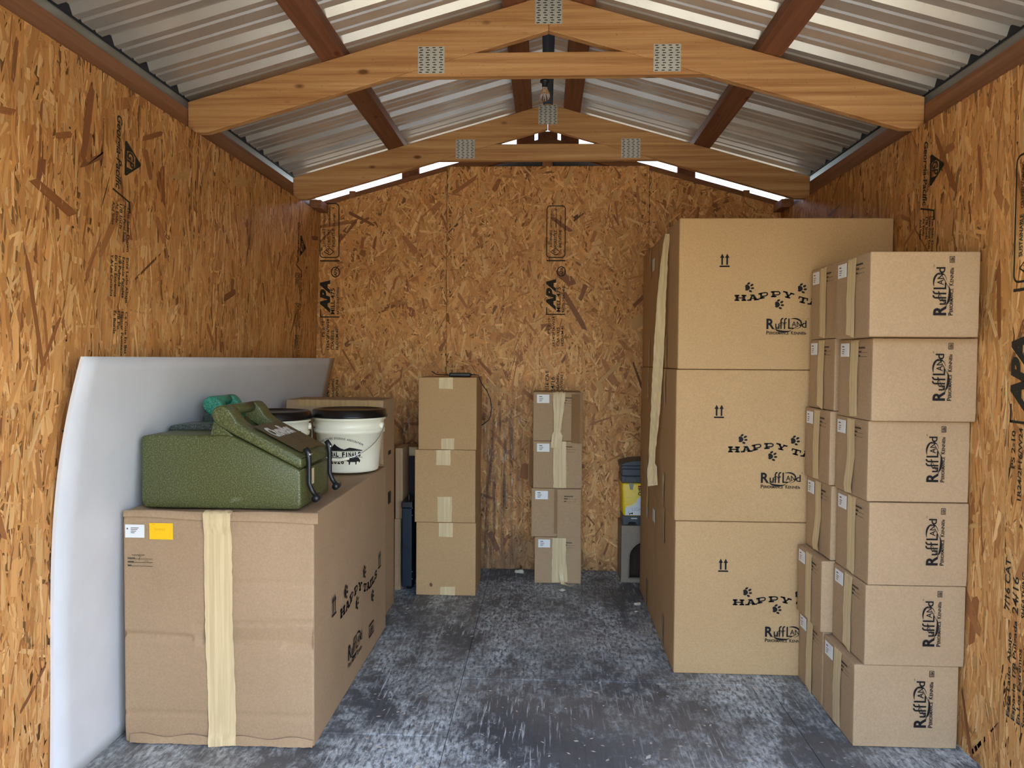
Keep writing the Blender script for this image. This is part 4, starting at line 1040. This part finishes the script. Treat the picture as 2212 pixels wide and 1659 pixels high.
# ------------------------------------------------------------------ buckets
def bucket(cx, cy, k, label, rot=0., logo=True):
    t = tag(empty('plastic_bucket', (cx, cy, ZB), (0, 0, rot)), label, 'bucket', 'white buckets with black lids')
    RB, RT, HB = .124*k, .150*k, .238*k
    def rad(z): return RB+(RT-RB)*z/HB
    bm = bmesh.new()
    add_lathe(bm, [(0, .001), (RB*.9, .001), (RB*.985, .004), (RB, .012), (rad(.165*k), .165*k), (rad(.165*k)+.009, .168*k), (rad(.165*k)+.010, .182*k), (rad(.18*k)+.001, .185*k), (rad(.222*k), .222*k), (rad(.222*k)+.007, .224*k), (rad(.23*k)+.007, .234*k), (rad(.24*k), HB), (0, HB)], 56)
    b = link('pail', bm_mesh(bm, True), WPLA, t)
    bm = bmesh.new()
    add_lathe(bm, [(0, .262*k), (RT*.86, .262*k), (RT*.9, .268*k), (RT*.985, .268*k), (RT+.007, .264*k), (RT+.009, .248*k), (RT+.014, .240*k), (RT+.0145, .234*k), (RT+.0085, .2345*k), (RT+.0085, .2375*k), (0, .2385*k)], 56)
    link('lid', bm_mesh(bm, True), BPLA, t)
    # ears and wire bail
    for a in (-.08, PI+.08):
        bm = bmesh.new(); c = Vector((math.cos(a), math.sin(a), 0)); r0 = rad(.2*k)
        add_tube(bm, [c*(r0-.002)+Vector((0, 0, .198*k)), c*(r0+.014)+Vector((0, 0, .198*k))], .014*k, 12); link('bail_ear', bm_mesh(bm, True), WPLA, t)
    R0 = rad(.2*k)+.012; pts = []
    for i in range(25):
        a = -.08-(PI-.16)*i/24; s = math.sin(PI*i/24)
        rr = R0+.004+.002*s; pts.append((rr*math.cos(a), rr*math.sin(a), (.198-.135*s**.8)*k))
    bm = bmesh.new(); add_tube(bm, pts, .0018, 6); bl_ = link('bail', bm_mesh(bm, True), STEEL, t)
    bm = bmesh.new(); add_tube(bm, pts[9:16], .0075, 10); link('bail_grip', bm_mesh(bm, True), WPLA, bl_)
    if logo:
        K = Ink()
        word = 'MOUNTAIN STATES STOCKDOG ASSOCIATION'; n = len(word)
        for i, ch in enumerate(word):
            if ch == ' ': continue
            q = (i+.5)/n*2-1; K.text(ch, q*.125, .060-.030*q*q, .0085, w=.0058 if ch not in 'I' else .003, bold=.02, align='C', rot=-.48*q)
        xs_ = [-.12,-.09,-.07,-.05,-.04,-.025,-.012,.0,.02,.035,.06,.08,.1,.12]; hs = [0,.003,.008,.010,.024,.014,.028,.018,.008,.004,.012,.009,.004,0]
        for i in range(len(xs_)-1): K.poly([(xs_[i], .012), (xs_[i+1], .012), (xs_[i+1], .0125+hs[i+1]), (xs_[i], .0125+hs[i])])
        for i in range(24): x0 = -.12+.01*i; K.rect(x0, .0085, x0+.01, .0115); K.rect(x0, -.020, x0+.01, -.018)
        for i, ch in enumerate('NATIONAL FINALS'):
            if ch != ' ': K.text(ch, -.105+.0150*i, -.0145, .0195, w=.0125 if ch != 'I' else .005, bold=.05, align='C')
        for i, ch in enumerate('2026'): K.text(ch, -.030+.018*i, -.046, .022, w=.014, bold=.03, align='C')
        for sx in (-1, 1):       # grazing cattle either side of the year
            cow = [(-.032,-.026),(-.02,-.02),(0,-.0215),(.012,-.017),(.026,-.021),(.034,-.032),(.03,-.042),(.022,-.036),(.016,-.038),(.014,-.05),(.009,-.05),(.009,-.039),(-.014,-.038),(-.017,-.05),(-.022,-.05),(-.022,-.038),(-.03,-.034)]
            pts_ = [(sx*(u+.075), v) for u, v in cow]; K.poly(pts_ if sx > 0 else list(reversed(pts_)))
        vs = []
        for u, v in K.v:
            z = (.088+v*.98)*k; r_ = rad(z)+.0009; a = -PI/2+u*.88*k/r_; vs.append((r_*math.cos(a), r_*math.sin(a), z))
        link('printed_emblem', mesh(vs, K.f), BLACK, b)
    return t
bucket(-.888, 3.462, 1.045, 'white bucket with black lid and printed finals emblem, in front of the taped tall box', math.radians(-8))
bucket(-1.178, 3.27, 1.045, 'white bucket with black lid, half hidden behind the olive feeder', .6, False)

# ------------------------------------------------------------------ tall taped box behind the buckets
xa, xb = at(618, 866, 'Y', 3.72).x, at(828, 866, 'Y', 3.72).x; hh = at(720, 864, 'Y', 3.72).z
t = tag(empty('tall_carton', ((xa+xb)/2, 3.72+.14, .0008)), 'tall brown kraft box with tape along its top edge, behind the buckets', 'box')
w = xb-xa
link('carton', carton_mesh(w, .28, hh, 10, .005, 41, .002), CARD, t)
x0, x1 = at(645, 866, 'Y', 3.72).x-t.location.x, at(818, 866, 'Y', 3.72).x-t.location.x
link('paper_tape', strip_mesh([(x0, -.1425, hh-.016), ((x0+x1)/2, -.143, hh-.017), (x1, -.1425, hh-.018)], (0, 0, 1), .032, 2, .001), TAPED, t)
for z, q in ((.80, .02), (.55, .06)):
    link('side_mark', box_me(w/2+.0004, w/2+.0014, -.02, .04, z, z+q), BLACK, t)

# ------------------------------------------------------------------ narrow things between the tall box and the three-box stack
YN = 4.22
for (x0, y0, x1, y1), lb_ in (((852,1121,864,1276), 'flat kraft carton on edge, standing on the floor beside the dark blue case'), ((854,968,868,1118), 'flat kraft carton on edge, stacked on top of another flat one')):
    p0, p1 = at(x0, y0, 'Y', YN), at(x1, y1, 'Y', YN); xw = p1.x-p0.x+.004
    z0 = max(p1.z, .0008) if y1 > 1200 else zpr; hh = p0.z-z0; zpr = p0.z+.001
    t = tag(empty('flat_carton', (p0.x+xw/2, YN+.1, z0)), lb_, 'box', 'flat cartons on edge')
    link('carton', carton_mesh(xw, .2, hh, 6, .003, 50, .0008), CARD, t); link('edge_tape', box_me(xw*.12, xw*.16, -.1012, -.1002, .0, hh), CARDIN, t)
p0, p1 = at(868, 1098, 'Y', 4.16), at(889, 1268, 'Y', 4.16)
t = tag(empty('folded_case', ((p0.x+p1.x)/2, 4.16+.1, .0008)), 'narrow dark blue metal case standing on end between kraft boxes', 'case')
w = p1.x-p0.x; hh = p0.z; z0 = p1.z
link('shell', box_me(-w/2, w/2, -.1, .1, z0, hh, bevel=.005, seg=2), NAVY, t)
link('end_cap', box_me(-w/2-.003, w/2+.003, -.103, .103, hh, hh+.035, bevel=.006, seg=2), RUBBER, t)
bm = bmesh.new(); add_lathe(bm, [(0, 0), (w*.3, 0), (w*.42, .012), (w*.5, z0), (0, z0)], 16); link('foot', bm_mesh(bm, True), RUBBER, t)
bm = bmesh.new(); add_tube(bm, [(-.004, -.1, z0+.215), (-.004, -.1035, z0+.215)], .010, 12); link('hole', bm_mesh(bm), BLK, t)
for z_ in (.05, .09, .40, .44):
    bm = bmesh.new(); bmesh.ops.create_icosphere(bm, subdivisions=1, radius=.0035, matrix=Matrix.Translation((w/2+.002, -.097, z_+.03))); link('rivet', bm_mesh(bm), STEEL, t)
bm = bmesh.new(); add_tube(bm, [(.002, -.05, hh+.035), (.003, -.05, hh+.066)], .0022, 6); link('pin', bm_mesh(bm), STEEL, t)
p0, p1 = at(866, 985, 'Y', 4.45), at(893, 1270, 'Y', 4.45)
t = tag(empty('dark_board', ((p0.x+p1.x)/2-.01, 4.45, .0008)), 'black board standing in the shadow behind the dark blue case', 'board')
link('board', box_me(-.06, .06, -.01, .01, 0, p0.z, bevel=.002), BLK, t)
for z_ in (.62, .72): 
    bm = bmesh.new(); bmesh.ops.create_icosphere(bm, subdivisions=1, radius=.005, matrix=Matrix.Translation((-.03, -.012, z_))); link('screw', bm_mesh(bm), STEEL, t)
p0 = at(853, 957, 'Y', 4.50); p1 = at(897, 985, 'Y', 4.50)
t = tag(empty('open_carton', ((p0.x+p1.x)/2-.02, 4.57, .0008)), 'open kraft carton with packing paper, behind the flat cartons by the back wall', 'box')
link('carton', carton_mesh(.17, .11, p1.z+.01, 6, .004, 61, .001), CARD, t)
link('flap', mesh([(-.085, -.055, p1.z+.012), (.085, -.055, p1.z+.012), (.075, .05, p1.z+.06), (-.08, .05, p1.z+.055)], [(0, 1, 2, 3)]), CARDIN, t)
link('packing_paper', strip_mesh([(.06, -.05, p1.z+.05), (.058, -.075, p1.z+.035), (.06, -.085, p1.z-.01), (.058, -.08, p1.z-.03)], (1, .1, 0), .075, 7, .006), FOAM, t)

# ------------------------------------------------------------------ grey pet house and the litter jug on it
HX0, HX1, HY0, HY1, HH = .442, .80, 4.452, 4.680, .330
t = tag(empty('pet_house', ((HX0+HX1)/2, HY0, .0008)), 'taupe plastic pet house with an arched doorway, under the yellow jug', 'pet house')
w = HX1-HX0; cxo = -.003
arch = [(-.128+cxo, .024)]+[(cxo+.128*math.cos(PI-PI*i/16), .150+.10*math.sin(PI-PI*i/16)) for i in range(17)]+[(.128+cxo, .024)]
outer = [(-w/2, 0), (-w/2+.004, HH-.012), (-w/2+.012, HH), (w/2-.012, HH), (w/2-.004, HH-.012), (w/2, 0)]
bm = bmesh.new()
# front face as bands between the outline and the arch
oring = [(-w/2+.002, .012)]+[(-w/2+.004+(w-.008)*(0 if i < 4 else 1 if i > 12 else (i-4)/8), (HH*(.1+.9*i/4) if i < 4 else HH*(1-.9*(i-12)/4*1.0) if i > 12 else HH)) for i in range(17)]+[(w/2-.002, .012)]
def ring(pts, y): return [bm.verts.new((u, y, v)) for u, v in pts]
A = ring(oring, 0); B = ring(arch, 0); Cc = ring(arch, .03); Dd = ring(oring, HY1-HY0)
for P_, Q_ in ((A, B), (B, Cc), (Dd, A)):
    for i in range(len(P_)-1): bm.faces.new((P_[i], P_[i+1], Q_[i+1], Q_[i]))
s0 = [bm.verts.new(p) for p in ((-w/2+.002, 0, 0), (w/2-.002, 0, 0), (w/2-.002, HY1-HY0, 0), (-w/2+.002, HY1-HY0, 0))]
bm.faces.new((s0[0], s0[1], A[-1], B[-1], B[0], A[0])); bm.faces.new((s0[1], s0[2], Dd[-1], A[-1])); bm.faces.new((s0[3], s0[0], A[0], Dd[0]))
bm.faces.new([Dd[i] for i in range(len(Dd))]+[s0[2], s0[3]])
bm.faces.new((B[0], B[-1], Cc[-1], Cc[0]))
link('shell', bm_mesh(bm), TAUPE, t)
bm = bmesh.new(); add_tube(bm, [(u, -.002, v) for u, v in arch]+[(arch[0][0], -.002, arch[0][1])], .0045, 6); link('door_rim', bm_mesh(bm, True), TAUPE, t)
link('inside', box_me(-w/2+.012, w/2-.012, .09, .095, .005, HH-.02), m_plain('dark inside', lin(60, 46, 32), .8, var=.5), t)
# jug
JX0, JX1, JY0, JY1 = .452, .70, 4.475, 4.655
t = tag(empty('litter_jug', ((JX0+JX1)/2, (JY0+JY1)/2, .0008+HH+.001)), 'charcoal lidded jug with a yellow sleeve, on the taupe pet house', 'jug')
w, d = JX1-JX0, JY1-JY0; k = .385/.385
def slab_(x0, x1, z0, z1, gx=0, bev=.012, y0=-d/2, y1=d/2): return box_me(x0-gx, x1+gx, y0-gx, y1+gx, z0, z1, bevel=bev, seg=3, smooth=False)
bm = bmesh.new(); add_prism(bm, [(-w/2+.004, 0), (-w/2+.03, 0), (-w/2+.04, .016), (-w/2+.075, .016), (-w/2+.085, 0), (w/2-.004, 0), (w/2-.004, .05), (-w/2+.004, .05)], lambda u, v, a: (u, a, v), -d/2+.003, d/2-.003); link('base', bm_mesh(bm), GREYP, t)
bm = bmesh.new(); add_prism(bm, [(-w/2+.003, .05), (w/2-.003, .05), (w/2+.006, .245), (-w/2-.006, .245)], lambda u, v, a: (u, a, v), -d/2, d/2, bevel=.012, seg=3); sl_ = link('sleeve', bm_mesh(bm, True), JYEL, t)
yj = -d/2-.0012
# pale lower half with rays
ff = [(-w/2+.016, .056), (w/2-.016, .056), (w/2-.014, .12), (-w/2+.10, .145), (-w/2+.055, .118), (-w/2+.015, .098)]
link('pale_field', mesh([(u, yj, v) for u, v in ff], [tuple(range(6))]), JWHI, sl_)
K = Ink(); c0 = (.0, .14)
for i in range(16):
    a = PI*(.55+.62*i/15); r0, r1 = .02, .105+.012*math.sin(i*2.3); dw = .028
    K.poly([(c0[0]+r0*math.cos(a), c0[1]+r0*.9*math.sin(a)), (c0[0]+r1*math.cos(a-dw), c0[1]+r1*.75*math.sin(a-dw)), (c0[0]+r1*math.cos(a+dw), c0[1]+r1*.75*math.sin(a+dw))])
K.place('ray_print', RAYS, sl_, (0, yj-.0003, 0), (1, 0, 0), (0, 0, 1))
K = Ink(); K.ellipse(.005, .135, .05, .035); K.place('glow_print', JWHI, sl_, (0, yj-.0006, 0), (1, 0, 0), (0, 0, 1))
K = Ink(); K.text('LIGHT', -w/2+.055, .082, .021, w=.07); K.place('grey_lettering', GREYT, sl_, (0, yj-.0009, 0), (1, 0, 0), (0, 0, 1))
K = Ink(); K.text('TIDY', -w/2+.088, .196, .017, w=.05, bold=.05); K.text('CATS', -w/2+.088, .174, .017, w=.055, bold=.05)
K.poly([(-w/2+.038,.062),(-w/2+.041,.068),(-w/2+.052,.069),(-w/2+.056,.073),(-w/2+.060,.070),(-w/2+.058,.060),(-w/2+.055,.060),(-w/2+.053,.064),(-w/2+.044,.064),(-w/2+.042,.058),(-w/2+.039,.058)]); K.line([(-w/2+.039,.066),(-w/2+.034,.072),(-w/2+.036,.078)], .002)
K.place('black_lettering', BLACK, sl_, (0, yj-.0009, 0), (1, 0, 0), (0, 0, 1))
K = Ink(); K.rect(-w/2+.088, .218, -w/2+.13, .228); K.place('red_mark', m_plain('red ink', lin(170, 40, 50), .5), sl_, (0, yj-.0009, 0), (1, 0, 0), (0, 0, 1))
K = Ink(); K.poly([(-w/2+.034,.243),(-w/2+.064,.243),(-w/2+.058,.205),(-w/2+.042,.205)]); K.place('badge', m_plain('olive badge', lin(150, 156, 130), .5), sl_, (0, yj-.0009, 0), (1, 0, 0), (0, 0, 1))
K = Ink(); K.rect(-w/2+.05, .034, -w/2+.085, .040); K.place('base_lettering', LOGOW, t, (0, -d/2+.0015, 0), (1, 0, 0), (0, 0, 1))
link('collar', slab_(-w/2, w/2, .245, .285, .008, .004), GREYP, t); link('rim', slab_(-w/2, w/2, .285, .325, .004, .004), GREYP, t)
link('lid_ring', slab_(-w/2, w/2, .325, .345, .012, .005), GREYP, t)
bm = bmesh.new(); add_prism(bm, [(-w/2-.014, .345), (w/2+.014, .345), (w/2+.01, .362), (.03, .378), (-w/2+.05, .372), (-w/2-.01, .356)], lambda u, v, a: (u, a, v), -d/2-.012, d/2+.01, bevel=.003); link('lid', bm_mesh(bm), GREYP, t)
link('clip', box_me(-w/2+.01, -w/2+.075, -d/2-.014, -d/2-.006, .248, .282, bevel=.002), GREYP, t)

# ------------------------------------------------------------------ bulb under the front truss tie
p = at(1177, 166, 'Y', 3.075)
t = tag(empty('light_bulb', (p.x, 3.082, 2.384)), 'bare clear bulb in a black socket under the truss tie', 'light bulb')
bm = bmesh.new(); add_lathe(bm, [(0, .004), (.026, .004), (.026, -.006), (.016, -.008), (.015, -.03), (0, -.03)], 20); link('socket', bm_mesh(bm, True), RUBBER, t)
bm = bmesh.new(); add_lathe(bm, [(.013, -.028), (.014, -.04), (.022, -.055), (.029, -.07), (.030, -.082), (.025, -.096), (.014, -.105), (0, -.107)], 24); link('glass', bm_mesh(bm, True), GLASS, t)
bm = bmesh.new(); add_tube(bm, [(-.004, 0, -.03), (-.006, 0, -.07), (.006, 0, -.07), (.004, 0, -.03)], .001, 5); link('filament', bm_mesh(bm), STEEL, t); t.scale = (.72, .72, .72)

# ------------------------------------------------------------------ debris on the floor
def lump(name, px, py, r, label, mat, seed):
    p = at(px, py, 'Z', 0); bm = bmesh.new(); bmesh.ops.create_icosphere(bm, subdivisions=3, radius=r)
    for v in bm.verts:
        c_ = v.co.normalized(); f_ = 1+.35*vnoise(c_.x*3+seed, c_.y*3, seed)+.2*vnoise(c_.z*6, c_.x*5, seed+3); v.co = Vector((c_.x*r*1.6*f_, c_.y*r*f_, max(-.5*r, c_.z*r*.7*f_)))
    mz = min(v.co.z for v in bm.verts)
    for v in bm.verts: v.co.z -= mz
    return tag(link(name, bm_mesh(bm, True), mat, None, (p.x, p.y, .0005)), label, 'debris')
lump('debris_lump', 1123, 1238, .017, 'pale broken shell on the floor beside the back wall stack', SHELL, 2)
lump('debris_lump', 1214, 1277, .010, 'small tan crumb on the floor in front of the back wall stack', SHELL, 5)
lump('debris_lump', 1378, 1307, .011, 'whitish crumb on the floor beside the big-box stack', SHELL, 8)
lump('debris_lump', 1374, 1322, .005, 'tiny pale crumb on the floor by the whitish crumb', SHELL, 11)
rnd = random.Random(5); vs = []; fs = []
for i in range(520):
    x = rnd.uniform(-.74, 1.03); y = 2.25+2.4*rnd.random()**1.3
    if x > .50 and y > 3.12: continue
    if y > 4.1 and (x < -.34 or (-.1 < x < .25 and y > 4.38) or x > .42): continue
    if x < -.72 and y < 3.64: continue
    L_ = rnd.uniform(.003, .010)*(1.8 if rnd.random() < .08 else 1); W_ = L_*rnd.uniform(.15, .7); a = rnd.uniform(0, PI); b = len(vs); z = .0006+rnd.random()*.002
    ca, sa = math.cos(a), math.sin(a)
    for u, v in ((-L_, 0), (0, -W_), (L_, W_*.2), (0, W_)): vs.append((x+u*ca-v*sa, y+u*sa+v*ca, z+rnd.random()*.002))
    fs.append((b, b+1, b+2, b+3))
ch = link('wood_chips', mesh(vs, fs), CHIP); ch['kind'] = 'stuff'; ch['label'] = 'pale wood chips and crumbs scattered over the worn floor'; ch['category'] = 'debris'
